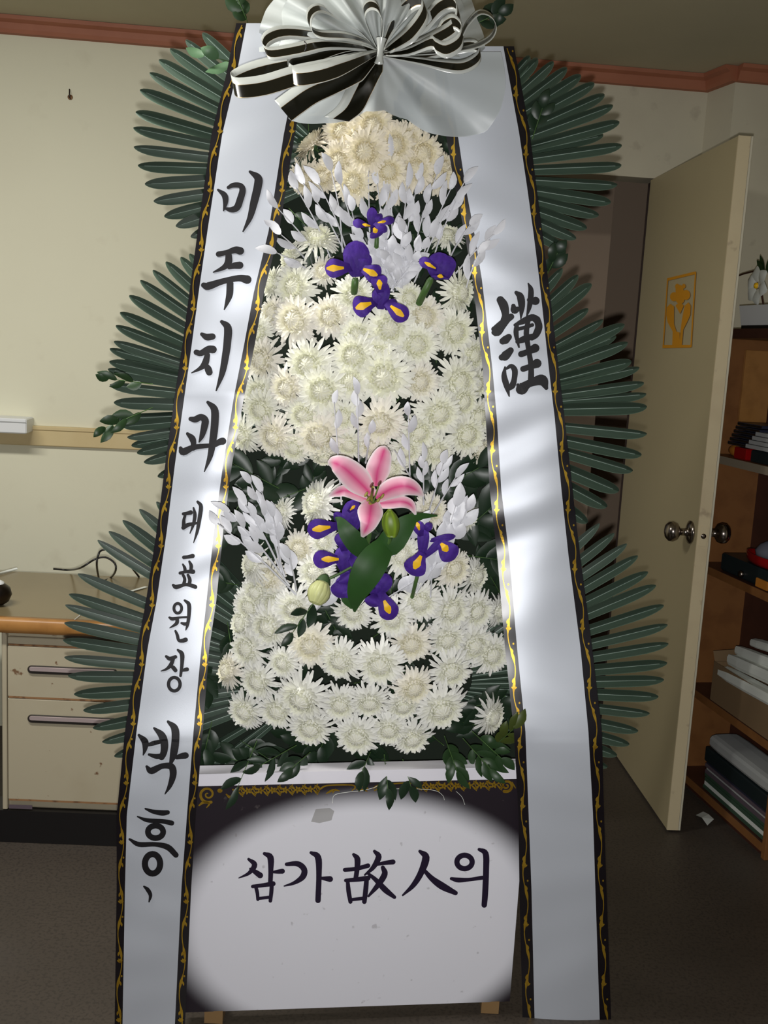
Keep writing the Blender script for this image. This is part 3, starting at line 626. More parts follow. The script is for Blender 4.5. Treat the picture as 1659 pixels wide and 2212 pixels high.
# ---- sign board with printed oval
bo = P(770, 1700, -.094)
t = thing('sign_board', 'black funeral sign board with gilt scrolls and a soft white oval', 'sign', (bo[0], bo[1], 0.03))
BDY = -.094
def BP(x, y, off=0.0): return P(x, y, BDY-off)
tl, tr = BP(405, 1692), BP(1140, 1676)
zb_ = 0.03
def bdy(x, z): # point of board plane by world x,z
    return np.array([x, 2.2+BDY+TW*x, z])
cA = BP(785, 1990); axh = abs(BP(1180, 1990)[0]-BP(390, 1990)[0])/2; azh = BP(785, 1722)[2]-cA[2]
mb = MB()
xl, xr = tl[0], tr[0]
cor = [bdy(xl, zb_), bdy(xr, zb_), tr, tl]; bk_ = [c_+np.array([0, .024, 0]) for c_ in cor]
f_ = [mb.vert(p) for p in cor]; g_ = [mb.vert(p) for p in bk_]
mb.face(*f_); mb.face(*g_[::-1])
for i in range(4): j = (i+1) % 4; mb.face(f_[i], g_[i], g_[j], f_[j])
pr = board_mat(cA[0]-bo[0], cA[2]-0.03, axh, azh)
part(mb, 'board', pr, t, False)
mb = MB(); A = [BP(405, 1673, -.002), BP(1140, 1656, -.002), BP(1140, 1682, .001), BP(405, 1699, .001)]
f_ = [mb.vert(p) for p in A]; g_ = [mb.vert(p+np.array([0, .045, 0])) for p in A]
mb.face(*f_[::-1]); mb.face(*g_)
for i in range(4): j = (i+1) % 4; mb.face(f_[i], f_[j], g_[j], g_[i])
part(mb, 'top_strip', M['rail_white'], t, False, label='white edge strip along the top of the sign')
for k, x in enumerate((470, 1080)):
    mb = MB(); p = BP(x, 1900); mb.box((p[0], p[1]+.04, .016), .04, .08, .03); part(mb, 'foot', M['stand'], t, False)
# gilt ornament
mb = MB()
def orn(x): return 1711+(x-430)*(-0.0245)
def add(pts, closed=False, o=.0012): stroke_into(mb, pts, BP, o, closed)
def spiral(cx_, cy_, r_, s):
    pts = [(cx_+s*r_*(1-k/26)*math.cos(1.2+k*.42), cy_+r_*(1-k/26)*math.sin(1.2+k*.42)*(.95), 6.5-4.2*k/24) for k in range(25)]
    stroke_into(mb, pts, BP, .0012, n=60)
spiral(449, 1716, 19, 1); spiral(1094, 1697, 14, -1)
add([(430, 1740, 3), (440, 1733, 6), (452, 1736, 4), (446, 1745, 2)]); add([(474, 1708, 9), (476, 1708, 9)])
add([(489, 1716, 3), (497, 1722, 6), (508, 1716, 5), (512, 1706, 3)]); add([(1106, 1690, 3), (1111, 1698, 3), (1114, 1703, 2)])
for (x0, x1) in ((508, 690), (905, 1083)):
    x = x0; k = 0
    while x < x1:
        y = orn(x); 
        for a in range(5):
            an = 2*math.pi*a/5+k; add([(x, y, 2.5), (x+4.5*math.cos(an), y+4.5*math.sin(an), 4.5), (x+8*math.cos(an), y+8*math.sin(an), 1.5)])
        for s in (-1, 1):
            add([(x+6, y, 1.5), (x+12, y+s*6, 4), (x+17, y+s*12, 1.2)]); add([(x+14, y+s*9, 2), (x+18, y+s*4, 5), (x+21, y+s*2, 1.5)])
        add([(x+10, y-10, 1.4), (x+14, y, 2.2), (x+18, y+9, 1.4)])
        x += 27; k += .6
for s, x0, x1 in ((1, 690, 765), (-1, 905, 838)):
    y0, y1 = orn(x0), orn(x1)
    add([(x0-s*6, y0+8, 2), (x0+s*4, y0-2, 4), (x0+s*20, y0-8, 3), (x1-s*6, y1-7, 3), (x1+s*2, y1-1, 3), (x1-s*5, y1+5, 2)])
    add([(x0+s*14, y0+10, 2), (x0+s*25, y0+4, 5), (x0+s*36, y0, 2)]); add([(x0+s*28, y0+9, 1.5), (x0+s*34, y0+2, 4), (x0+s*44, y0+4, 1.5)])
for s, x0 in ((1, 770), (-1, 832)):
    y0 = orn(x0); add([(x0, y0+4, 2), (x0+s*10, y0-4, 4), (x0+s*20, y0-2, 4), (x0+s*26, y0+3, 2)]); add([(x0+s*4, y0+7, 2), (x0+s*14, y0+3, 4), (x0+s*24, y0+7, 2)])
part(mb, 'gold_ornament', M['gold'], t, False, label='gilt scroll and leaf border printed under the strip')
BL = [
 [[(537, 1856, 6), (550, 1868, 12), (538, 1886, 8), (515, 1897, 2)], [(541, 1877, 6), (552, 1884, 11), (562, 1891, 13)], [(571, 1844, 7), (584, 1852, 14), (585, 1880, 11), (584, 1906, 10)], [(588, 1884, 5), (600, 1883, 9), (610, 1882, 11)],
  [(546, 1915, 8), (570, 1912, 9), (590, 1909, 11)], [(553, 1917, 8), (556, 1930, 8), (557, 1943, 7)], [(587, 1912, 9), (586, 1928, 9), (584, 1946, 8)], [(557, 1941, 7), (584, 1938, 7)]],
 [[(619, 1867, 8), (643, 1866, 12), (657, 1878, 13), (654, 1894, 13), (636, 1907, 8), (614, 1914, 3)], [(672, 1842, 7), (687, 1852, 14), (689, 1890, 12), (687, 1945, 12)], [(693, 1897, 6), (704, 1898, 10), (713, 1899, 13)]],
 [[(745, 1879, 9), (768, 1877, 9), (795, 1870, 10)], [(764, 1846, 7), (772, 1856, 13), (771, 1880, 11), (768, 1900, 10)], [(747, 1902, 8), (770, 1900, 10), (795, 1897, 11)], [(751, 1903, 8), (753, 1925, 10), (757, 1948, 9)], [(792, 1899, 10), (790, 1922, 11), (787, 1948, 10)], [(756, 1944, 7), (788, 1940, 8)],
  [(809, 1839, 7), (818, 1851, 13), (806, 1874, 10), (788, 1890, 4)], [(812, 1868, 6), (832, 1864, 9), (849, 1862, 11)], [(827, 1874, 9), (831, 1888, 13), (818, 1910, 12), (796, 1936, 5)], [(794, 1886, 6), (812, 1901, 10), (832, 1922, 13), (852, 1938, 8)]],
 [[(907, 1839, 7), (920, 1852, 16), (910, 1884, 14), (893, 1912, 11), (870, 1934, 4)], [(914, 1877, 7), (932, 1897, 12), (955, 1914, 16), (984, 1929, 10)]],
 ['ring', (1003.5, 1862, 16.5, 14.5, 11.5), [(975, 1898, 7), (990, 1901, 11), (1014, 1900, 8), (1042, 1896, 9)], [(1035, 1835, 7), (1049, 1844, 13), (1050, 1880, 13), (1048, 1930, 13), (1046, 1955, 12)]]]
def write_char(strokes, fn, parent, m_, base=0.0009):
    mb = MB(); k = 0; i = 0
    while i < len(strokes):
        s_ = strokes[i]
        if s_ == 'ring': stroke_into(mb, ring(*strokes[i+1]), fn, base+k*.00003, True); i += 1
        else: stroke_into(mb, s_, fn, base+k*.00003)
        k += 1; i += 1
    return part(mb, 'letter', m_, parent, False)
for ch in BL: write_char(ch, BP, t, M['inkboard'])
mb = MB()
for q in ([(672, 1775), (682, 1748), (712, 1745), (722, 1752), (716, 1772), (690, 1778)],):
    mb.face(*[mb.vert(BP(x, y, .0008)) for x, y in q])
part(mb, 'clear_tape', M['tape'], t, False)
for pts in ([(718, 1735), (722, 1718), (745, 1712), (780, 1708), (806, 1702), (815, 1698)], [(850, 1704), (900, 1704), (940, 1708), (956, 1718), (960, 1728)], [(985, 1709), (998, 1722), (1004, 1738)]):
    mb = MB(); mb.tube(smooth_path([BP(x, y, .004) for x, y in pts], 20), .0005, 5); part(mb, 'loose_thread', M['paper'], t)

# ---- the two satin ribbons
def ribbon(side, label, chars, y0, y1):
    tab = RT if side else LT
    c = RP(side, (interp(tab, 1000)[0]+interp(tab, 1000)[3])/2, 1000)
    t = thing('satin_ribbon', label, 'ribbon', c, 'hanging satin ribbons of the wreath')
    N = int((y1-y0)/7)
    cols = [(0, 1, 4), (1, 2, 14), (2, 3, 4)]
    for idx, (a, b, nu) in enumerate(cols):
        mb = MB(); rows = []
        for i in range(N+1):
            y = y0+(y1-y0)*i/N; e_ = interp(tab, y)
            rows.append([RP(side, e_[a]+(e_[b]-e_[a])*j/nu, y) for j in range(nu+1)])
        mb.grid(rows)
        part(mb, 'white_band' if idx == 1 else 'border_strip', M['satin'] if idx == 1 else M['ribblack'], t)
    for idx in (0, 2):
        mb = MB(); fn = lambda x, y, off: RP(side, x, y, off)
        per = 128; amp = 4.6; y = y0+4; pts = []
        def cxx(y): e_ = interp(tab, y); return (e_[idx]+e_[idx+1])/2
        while y < y1:
            ph = 2*math.pi*y/per
            pts.append((cxx(y)+amp*math.sin(ph), y, 2.0+4.2*max(0, math.sin(ph*2+.6))**1.4)); y += 6
        L = []; R_ = []
        for (x, yy, w_) in pts: L.append(mb.vert(fn(x-w_/2, yy, .0009))); R_.append(mb.vert(fn(x+w_/2, yy, .0009)))
        for i in range(len(pts)-1): mb.face(L[i], L[i+1], R_[i+1], R_[i])
        k = 0; y = y0+20
        while y < y1-24:
            x = cxx(y); s = 1 if math.sin(2*math.pi*y/per) < 0 else -1
            stroke_into(mb, [(x+amp*math.sin(2*math.pi*y/per), y, 2.5), (x+s*2.5, y+6, 4.2), (x+s*3.5, y+11, 1.5)], fn, .0010)
            if k % 2 == 0:
                stroke_into(mb, [(x+s*5, y-10, 3.6), (x+s*5, y-9, 3.6)], fn, .0010)
            else:
                for an in (-.9, -.3, .3, .9):
                    stroke_into(mb, [(x, y+26, 1.5), (x+5*math.sin(an), y+26-7*math.cos(an), 3.2), (x+7*math.sin(an), y+26-10*math.cos(an), 1)], fn, .0010)
            y += per/2; k += 1
        part(mb, 'gold_vine', M['gold'], t, False)
    for ch in chars: write_char(ch, lambda x, y, off: RP(side, x, y, off), t, M['ink'])
    return t
LCH = [
 [[(471, 410, 5), (485, 422, 13), (487, 438, 11), (483, 455, 3)], [(493, 405, 7), (504, 400, 11), (519, 401, 12), (524, 411, 14), (519, 430, 15), (512, 448, 15), (500, 453, 12), (486, 450, 5)], [(540, 371, 6), (557, 384, 17), (557, 402, 18), (549, 436, 17), (540, 470, 12), (525, 500, 3)]],
 [[(472, 549, 12), (491, 545, 11), (508, 540, 15), (519, 542, 17)], [(494, 551, 14), (493, 567, 16), (483, 578, 11), (461, 588, 3)], [(495, 578, 8), (506, 574, 14), (518, 573, 16)], [(440, 616, 12), (450, 618, 17), (480, 608, 13), (515, 601, 14), (534, 604, 19)], [(497, 612, 15), (496, 635, 15), (491, 652, 10), (484, 670, 2)]],
 [[(436, 722, 8), (447, 728, 15), (459, 727, 14)], [(424, 761, 12), (434, 763, 13), (450, 755, 16), (460, 755, 17)], [(448, 767, 12), (443, 785, 15), (432, 796, 9), (413, 806, 2)], [(443, 786, 8), (449, 796, 15), (452, 804, 15)], [(479, 695, 8), (492, 708, 17), (491, 740, 17), (487, 770, 16), (480, 806, 13), (467, 844, 3)]],
 [[(412, 905, 10), (422, 906, 14), (434, 901, 14), (443, 908, 16), (441, 924, 15), (436, 942, 11), (430, 955, 3)], [(405, 937, 7), (415, 947, 14), (418, 958, 12), (417, 968, 12)], [(390, 968, 8), (396, 976, 16), (420, 966, 12), (460, 962, 9)], [(449, 869, 7), (463, 884, 16), (464, 912, 17), (460, 950, 16), (454, 985, 12), (441, 1020, 2)], [(464, 962, 9), (474, 955, 14), (481, 953, 16)]],
 [[(396, 1110, 7), (404, 1109, 8), (412, 1107, 10)], [(400, 1113, 6), (397, 1124, 7), (397, 1136, 9)], [(396, 1140, 9), (406, 1134, 9), (424, 1130, 6)], [(418, 1097, 4), (421, 1112, 8), (418, 1132, 7), (410, 1153, 2)], [(427, 1084, 6), (434, 1094, 9), (431, 1120, 9), (426, 1148, 7), (418, 1173, 2)], [(420, 1130, 5), (430, 1129, 5)]],
 [[(397, 1204, 8), (407, 1203, 8), (416, 1201, 10)], [(395, 1219, 4), (399, 1227, 7), (400, 1235, 7)], [(409, 1213, 5), (413, 1222, 8), (412, 1234, 7)], [(389, 1238, 7), (402, 1235, 7), (417, 1235, 10)], [(395, 1241, 6), (399, 1251, 7), (397, 1262, 8)], [(406, 1242, 6), (410, 1252, 8), (409, 1262, 8)], [(374, 1264, 6), (381, 1268, 10), (400, 1263, 7), (414, 1265, 9), (422, 1268, 9)]],
 ['ring', (384, 1314, 8.3, 10.5, 6.5), [(366, 1334, 5), (373, 1337, 8), (388, 1334, 5), (404, 1333, 5)], [(383, 1338, 8), (381, 1347, 8), (366, 1357, 2)], [(392, 1346, 5), (400, 1348, 8), (405, 1345, 5)], [(399, 1297, 5), (408, 1306, 9), (408, 1330, 8), (405, 1350, 7), (401, 1362, 2)], [(379, 1363, 5), (383, 1372, 7), (386, 1383, 7), (394, 1384, 9), (401, 1382, 10)]],
 [[(359, 1418, 6), (367, 1423, 9), (379, 1419, 8)], [(374, 1424, 8), (369, 1436, 9), (360, 1445, 6), (347, 1450, 2)], [(367, 1438, 5), (374, 1442, 9), (379, 1448, 9)], [(384, 1404, 5), (393, 1413, 10), (393, 1435, 8), (390, 1460, 6)], [(393, 1449, 5), (399, 1447, 8), (404, 1446, 9)], 'ring', (376.5, 1478, 12.5, 14.5, 7.5)],
 [[(300, 1588, 6), (313, 1602, 15), (313, 1618, 10), (309, 1632, 2)], [(333, 1573, 5), (349, 1588, 16), (355, 1606, 17), (354, 1624, 15), (349, 1636, 13)], [(315, 1611, 5), (330, 1606, 10), (346, 1602, 9)], [(322, 1630, 6), (338, 1634, 11), (353, 1632, 11)], [(363, 1559, 6), (377, 1573, 16), (379, 1597, 17), (375, 1628, 16), (367, 1654, 5)], [(382, 1636, 9), (393, 1633, 13), (401, 1632, 14)], [(317, 1656, 6), (327, 1665, 15), (350, 1655, 12), (370, 1656, 15), (374, 1673, 15), (367, 1697, 10), (356, 1716, 2)]],
 [[(314, 1747, 4), (330, 1753, 9), (350, 1756, 12), (362, 1755, 10)], [(297, 1764, 3), (318, 1772, 9), (350, 1774, 10), (371, 1778, 11)], 'ring', (336, 1797, 16.5, 13.5, 12.5), [(280, 1813, 5), (300, 1824, 11), (335, 1824, 10), (362, 1830, 13), (380, 1847, 12)], 'ring', (329.5, 1866, 16.5, 21, 13.5)],
 [[(311, 1915, 4), (319, 1922, 9), (325, 1934, 8), (322, 1948, 3)]]]
ribbon(0, 'satin ribbon with a column of black brush letters down its white band', LCH, 50, 2240)
RCH = [[
 [(1081, 648, 17), (1088, 660, 20), (1092, 680, 16), (1088, 694, 15)], [(1067, 711, 12), (1072, 715, 24), (1084, 702, 20), (1096, 690, 15), (1104, 684, 14)],
 [(1086, 737, 15), (1092, 734, 18), (1099, 728, 14)], [(1084, 772, 14), (1091, 769, 20), (1103, 757, 14)],
 [(1091, 793, 4), (1089, 812, 12), (1094, 832, 13), (1100, 856, 3)], [(1093, 797, 5), (1104, 791, 10), (1112, 800, 13), (1111, 818, 12), (1107, 832, 14), (1100, 838, 12)],
 [(1115, 632, 8), (1124, 641, 16), (1127, 662, 14), (1125, 690, 2)], [(1109, 661, 10), (1111, 670, 16), (1118, 668, 12)], [(1141, 612, 3), (1147, 628, 12), (1144, 660, 11), (1137, 686, 2)], [(1144, 648, 12), (1152, 650, 16), (1157, 650, 18)],
 [(1112, 702, 6), (1130, 694, 13), (1149, 686, 15), (1160, 691, 16)], [(1116, 703, 10), (1115, 722, 11), (1121, 750, 4)], [(1160, 690, 15), (1164, 706, 16), (1158, 722, 15), (1149, 731, 10)], [(1118, 738, 10), (1134, 732, 15), (1153, 726, 12)], [(1119, 711, 8), (1138, 706, 8), (1150, 702, 8)],
 [(1141, 692, 10), (1137, 720, 12), (1141, 750, 11), (1147, 790, 12), (1147, 826, 14)], [(1126, 765, 14), (1140, 760, 13), (1156, 752, 19)], [(1130, 797, 13), (1145, 792, 13), (1160, 785, 20)],
 [(1119, 832, 8), (1126, 840, 26), (1140, 830, 17), (1158, 823, 20), (1172, 822, 24), (1180, 838, 9)]]]
ribbon(1, 'satin ribbon with one large black character above a shiny blank band', RCH, 100, 2240)

# ---- palm fans
def leaflet_mesh():
    mb = MB(); st = (0, .15, .3, .45, .6, .72, .82, .88, .92, .95, .975, .99, 1.0)
    for sg in (-1, 1):
        rows = []
        for s in st:
            w_ = 0.5+0.5*math.sin(math.pi/2*s/0.80) if s < .80 else max(.02, 1-((s-.80)/.20)**2.6)**.6
            z = -0.05*s*s
            yw, zw = (1.5, 1.37*1.5) if sg > 0 else (.85, 1.23*.85)
            r = [(s, 0, z)]+[(s, q*w_*yw*sg, q*.73*w_*zw+z) for q in (.34, .7, .91, .94, 1.0)]
            rows.append(r if sg > 0 else r[::-1])
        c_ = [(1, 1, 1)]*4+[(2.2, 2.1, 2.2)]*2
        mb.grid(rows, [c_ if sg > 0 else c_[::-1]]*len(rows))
    return mb.mesh('leaflet', M['palm'])
def midrib_mesh():
    mb = MB(); mb.grid([[(s, -.075*(1.15-s), .03-.05*s*s), (s, 0, .09-.05*s*s), (s, .075*(1.15-s), .03-.05*s*s)] for s in (0, .25, .5, .75, .96)])
    return mb.mesh('midrib', M['rib'])
LM, RM = leaflet_mesh(), midrib_mesh()
def fan(label, c, tips, wpx, dy0, jitter=0.0, dyc=.10):
    base = P(c[0], c[1], dyc)
    t = thing('palm_fan', label, 'palm leaf', base, 'palm fans around the wreath')
    for k, tip in enumerate(tips):
        x, y = tip[0], tip[1]; wk = wpx*(tip[2] if len(tip) > 2 else 1); ddy = tip[3] if len(tip) > 3 else 0
        f0 = .22
        A = P(c[0]+(x-c[0])*f0, c[1]+(y-c[1])*f0, dyc+.004*(k % 3)); B_ = P(x, y, dy0+ddy+.012*math.sin(k*2.3))
        X = B_-A; L_ = np.linalg.norm(X); X = X/L_
        view = CAM-(A+B_)/2; view /= np.linalg.norm(view)
        Y = np.cross(view, X); Y /= np.linalg.norm(Y); tw = .40+random.uniform(-.1, .1)+random.uniform(-.3, .2)*jitter
        Z = np.cross(X, Y)
        if Y[2] < 0: Y = -Y
        Y, Z = Y*math.cos(tw)+Z*math.sin(tw), Z*math.cos(tw)-Y*math.sin(tw)
        W_ = wk*np.dot((A+B_)/2-CAM, _d)/F
        mt = Matrix(((X[0]*L_, Y[0]*W_, Z[0]*W_, A[0]-base[0]), (X[1]*L_, Y[1]*W_, Z[1]*W_, A[1]-base[1]), (X[2]*L_, Y[2]*W_, Z[2]*W_, A[2]-base[2]), (0, 0, 0, 1)))
        o = bpy.data.objects.new('leaflet', LM); COL.objects.link(o); o.parent = t; o.matrix_local = mt
        q = bpy.data.objects.new('midrib', RM); COL.objects.link(q); q.parent = o
    return t
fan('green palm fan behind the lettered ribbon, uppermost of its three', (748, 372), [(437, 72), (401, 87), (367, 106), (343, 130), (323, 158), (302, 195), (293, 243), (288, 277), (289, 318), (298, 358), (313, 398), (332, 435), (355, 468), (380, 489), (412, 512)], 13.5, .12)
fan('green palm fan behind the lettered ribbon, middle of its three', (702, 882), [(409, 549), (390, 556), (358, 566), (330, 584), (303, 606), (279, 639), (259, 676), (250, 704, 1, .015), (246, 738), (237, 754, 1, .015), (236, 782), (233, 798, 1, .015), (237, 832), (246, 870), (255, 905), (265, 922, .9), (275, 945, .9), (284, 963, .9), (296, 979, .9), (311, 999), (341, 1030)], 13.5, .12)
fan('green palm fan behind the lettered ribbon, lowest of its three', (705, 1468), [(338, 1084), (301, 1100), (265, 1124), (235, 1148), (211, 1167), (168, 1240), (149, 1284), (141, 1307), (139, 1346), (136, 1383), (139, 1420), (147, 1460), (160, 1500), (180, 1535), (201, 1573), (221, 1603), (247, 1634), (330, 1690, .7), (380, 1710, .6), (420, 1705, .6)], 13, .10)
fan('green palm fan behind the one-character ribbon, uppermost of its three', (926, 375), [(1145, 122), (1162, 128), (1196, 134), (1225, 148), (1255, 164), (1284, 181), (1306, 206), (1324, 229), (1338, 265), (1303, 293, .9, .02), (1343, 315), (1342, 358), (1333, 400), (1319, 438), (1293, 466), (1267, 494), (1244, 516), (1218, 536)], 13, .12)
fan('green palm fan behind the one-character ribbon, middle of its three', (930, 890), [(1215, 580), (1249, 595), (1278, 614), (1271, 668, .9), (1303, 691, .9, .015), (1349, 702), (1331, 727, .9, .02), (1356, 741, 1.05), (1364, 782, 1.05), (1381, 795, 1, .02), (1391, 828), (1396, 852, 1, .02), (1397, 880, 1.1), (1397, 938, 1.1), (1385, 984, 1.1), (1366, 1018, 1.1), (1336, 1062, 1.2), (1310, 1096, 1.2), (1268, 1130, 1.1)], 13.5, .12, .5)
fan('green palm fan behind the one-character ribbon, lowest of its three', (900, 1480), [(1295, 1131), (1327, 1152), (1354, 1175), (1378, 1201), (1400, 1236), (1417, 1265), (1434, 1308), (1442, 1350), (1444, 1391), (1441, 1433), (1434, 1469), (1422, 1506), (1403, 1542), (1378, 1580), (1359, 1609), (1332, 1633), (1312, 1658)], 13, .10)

# ---- blades (petals, leaves) from pixel paths at wreath depths
def blade(mb, path, widths, dys, camber=.2, n=8, nw=4, colfn=None, tw=0.0, vee=False, ruf=0.0, seed=0.0):
    """path px points; widths px; dys depth per point; camber bends edges back (+) or forward (-)"""
    pp = smooth_path([(p[0], p[1], w_, d_) for p, w_, d_ in zip(path, widths, dys)], n)
    rows = []; cols = []
    for i, q in enumerate(pp):
        a = pp[max(i-1, 0)]; b = pp[min(i+1, n)]
        tx, ty = b[0]-a[0], b[1]-a[1]; L_ = math.hypot(tx, ty)+1e-6; nx, ny = -ty/L_, tx/L_
        w_ = max(q[2], .3)/2; row = []; cr = []
        for j in range(nw+1):
            s = -1+2*j/nw
            row.append(P(q[0]+nx*w_*s, q[1]+ny*w_*s, q[3]+.5*camber*w_*PXM*(abs(s) if vee else s*s)+tw*w_*PXM*s+ruf*w_*PXM*s*s*math.sin(i*1.7+s*2.5+seed))); cr.append(colfn(i/n, s) if colfn else (1, 1, 1))
        rows.append(row); cols.append(cr)
    mb.grid(rows, cols); return mb

# ---- chrysanthemums
def mum_mesh(seed, layers, jit=1.0):
    rnd = random.Random(seed); mb = MB()
    for (n_, L_, e0, e1, wd, z0, r0) in layers:
        off = rnd.random()*6.28
        for k in range(n_):
            phi = off+2*math.pi*k/n_+rnd.uniform(-.12, .12)*jit; LL = L_*rnd.uniform(.86, 1.1); a0 = math.radians(e0+rnd.uniform(-7, 7)*jit); a1 = math.radians(e1+rnd.uniform(-14, 14)*jit)
            rr, zz = r0, z0; N = 4; rows = []; cols = []; side = rnd.uniform(-.10, .10)*jit
            for i in range(N+1):
                s = i/N; el = a0+(a1-a0)*s
                if i: rr += LL/N*math.cos(el); zz += LL/N*math.sin(el)
                w_ = wd*(0.45, .62, .9, 1.0, .42)[i]*rnd.uniform(.9, 1.05)
                ph = phi+side*s
                er = (math.cos(ph), math.sin(ph)); et = (-math.sin(ph), math.cos(ph))
                nx, nz = -math.sin(el), math.cos(el)
                cu = .32*w_
                row = []
                for j in (-1, 0, 1):
                    lift = cu*abs(j)
                    R_ = rr+nx*lift; Z_ = zz+nz*lift
                    row.append((er[0]*R_+et[0]*w_*j, er[1]*R_+et[1]*w_*j, Z_))
                rows.append(row); g = min(1, .72+.5*s)
                warm = 1-min(1, L_/.6); cols.append([(1-.02*warm, 1-.01*warm, 1-.20*warm)]*3 if s > .1 else [(.90, .92, .80)]*3)
            mb.grid(rows, cols)
    return mb
OUTER = [(22, .28, 60, 95, .07, .07, .26), (23, .33, 52, 70, .07, .05, .255), (24, .40, 40, 46, .068, .02, .25), (25, .49, 28, 20, .066, .0, .24), (24, .60, 14, -4, .066, -.02, .22), (20, .72, 4, -20, .066, -.03, .20), (12, .82, -4, -34, .064, -.05, .19)]
def heart_mesh(seed):
    rnd = random.Random(seed); mb = MB()
    mb.lathe((0, 0, 0), (0, 0, 1), [(-.02, .33), (.08, .345), (.17, .315), (.25, .24), (.31, .13), (.33, .001)], 14)
    mb.c = [(.94, .93, .82)]*len(mb.c)
    def sp(th, ph, R_): return (R_*math.sin(th)*math.cos(ph), R_*math.sin(th)*math.sin(ph), .86*R_*math.cos(th))
    for (n_, th) in ((19, 88), (18, 74), (16, 60), (14, 47), (11, 34), (7, 21), (4, 9)):
        off = rnd.random()*6.28
        for k in range(n_):
            ph = off+2*math.pi*k/n_+rnd.uniform(-.1, .1); t0 = math.radians(th+rnd.uniform(-4, 4)); rows = []; cols = []
            for i in range(4):
                s = i/3; tt = t0+math.radians(13)-math.radians(31)*s*min(1, th/26+.35); R_ = .385+.055*math.sin(math.pi*s*.62)+rnd.uniform(-.006, .006); w_ = (.055, .085, .08, .035)[i]/max(.12, math.sin(max(.12, abs(tt)))*.42)*.42
                rows.append([sp(tt, ph+w_*q, R_-.022*abs(q)) for q in (-1, 0, 1)])
                v = 1-.07*(1-s); y_ = max(0, 1-th/70)
                cols.append([(v, v*(1-.005*y_), v*(.98-.09*y_))]*3)
            mb.grid(rows, cols)
    return mb
MUMS = []
for sd in range(4):
    ou = mum_mesh(sd*7+1, OUTER).mesh('ray_petals', M['petal']); inn = heart_mesh(sd*7+2).mesh('heart_petals', M['petal'])
    MUMS.append((ou, inn))
mbc = MB(); mbc.lathe((0, 0, 0), (0, 0, 1), [(-.34, .03), (-.22, .05), (-.16, .16), (-.06, .26), (.0, .20)], 12); CAL = mbc.mesh('calyx', M['calyx'])
def mum(label, group, x, y, r_px, dy, axis, tint, squash=1.0, idx=None):
    c = P(x, y, dy); s_ = r_px*np.dot(c-CAM, _d)/F
    t = thing('chrysanthemum', label, 'chrysanthemum', c, group)
    Z = np.array(axis, float); Z /= np.linalg.norm(Z); a = np.cross(Z, (.2, .1, 1)); a /= np.linalg.norm(a); b = np.cross(Z, a)
    sp = random.uniform(0, 6.28); X = a*math.cos(sp)+b*math.sin(sp); Y = np.cross(Z, X)
    t.matrix_world = Matrix(((X[0]*s_, Y[0]*s_, Z[0]*s_*squash, c[0]), (X[1]*s_, Y[1]*s_, Z[1]*s_*squash, c[1]), (X[2]*s_, Y[2]*s_, Z[2]*s_*squash, c[2]), (0, 0, 0, 1)))
    ou, inn = MUMS[(idx if idx is not None else random.randrange(4))]
    for nm, me in (('ray_petals', ou), ('heart_petals', inn), ('calyx', CAL)):
        o = bpy.data.objects.new(nm, me); COL.objects.link(o); o.parent = t; o.color = tint
    return t
CREAM = (.98, .91, .79); IVORY = (1.0, 1.0, .95); WHITE = (1, 1, 1); PINKISH = (1.0, .97, .93)
TOP = [(675, 313, 48, 'b'), (737, 285, 40), (805, 272, 48), (733, 347, 44), (790, 328, 52), (853, 313, 46), (911, 333, 50), (660, 386, 40), (764, 395, 44), (839, 371, 42), (897, 366, 44), (945, 381, 40), (848, 402, 40), (958, 362, 34), (771, 300, 40), (880, 300, 38), (700, 380, 36)]
MID = [(684, 517, 48, 'u'), (966, 510, 36, 'u'), (629, 561, 38, 'l'), (637, 619, 50), (590, 612, 38, 'l'), (700, 586, 32), (766, 639, 46), (990, 631, 50, 'r'), (884, 643, 34), (590, 676, 36), (637, 692, 54), (713, 684, 46), (841, 708, 54), (915, 684, 48), (900, 745, 50), (982, 717, 50), (1021, 768, 42), (770, 723, 44), (764, 768, 52), (567, 778, 50), (559, 717, 38), (668, 788, 56), (829, 815, 64), (758, 823, 44), (907, 825, 44), (990, 825, 54), (696, 843, 56), (621, 838, 46), (563, 852, 48), (1028, 830, 38), (815, 765, 42), (564, 884, 46), (657, 895, 44), (526, 939, 42), (593, 943, 48), (690, 943, 58), (741, 900, 38), (821, 913, 54), (948, 893, 52), (905, 934, 44), (1007, 939, 50), (998, 867, 44), (1032, 900, 42), (880, 972, 38), (941, 976, 40), (754, 960, 38), (1036, 972, 38), (842, 1012, 38), (635, 965, 40), (805, 962, 40), (700, 985, 34, 'd')]
BOT = [(686, 1088, 56, 'l'), (612, 1106, 34, 'l'), (648, 1185, 40), (699, 1172, 34), (682, 1236, 46), (868, 1200, 46), (980, 1228, 44), (1026, 1244, 42, 'r'), (1007, 1114, 40, 'r'), (931, 1104, 40), (547, 1219, 42, 'l'), (580, 1249, 42), (554, 1279, 40), (540, 1310, 42), (527, 1347, 46, 'l'), (581, 1354, 52), (635, 1315, 48), (762, 1322, 44), (671, 1394, 52), (536, 1401, 48), (495, 1449, 42, 'l'), (558, 1471, 46), (612, 1431, 38), (735, 1426, 50), (820, 1435, 55), (848, 1336, 46), (906, 1300, 48), (888, 1390, 46), (974, 1318, 50), (1028, 1320, 46), (965, 1381, 46), (1024, 1394, 48), (1062, 1414, 46), (1076, 1320, 34, 'r'), (974, 1449, 48), (531, 1535, 46), (599, 1535, 44), (653, 1507, 60), (671, 1571, 50), (735, 1521, 44), (798, 1516, 44), (893, 1485, 46), (870, 1523, 42), (952, 1530, 57), (1060, 1548, 44, 'r'), (771, 1589, 50), (839, 1575, 44), (890, 1593, 46), (594, 1302, 44)]
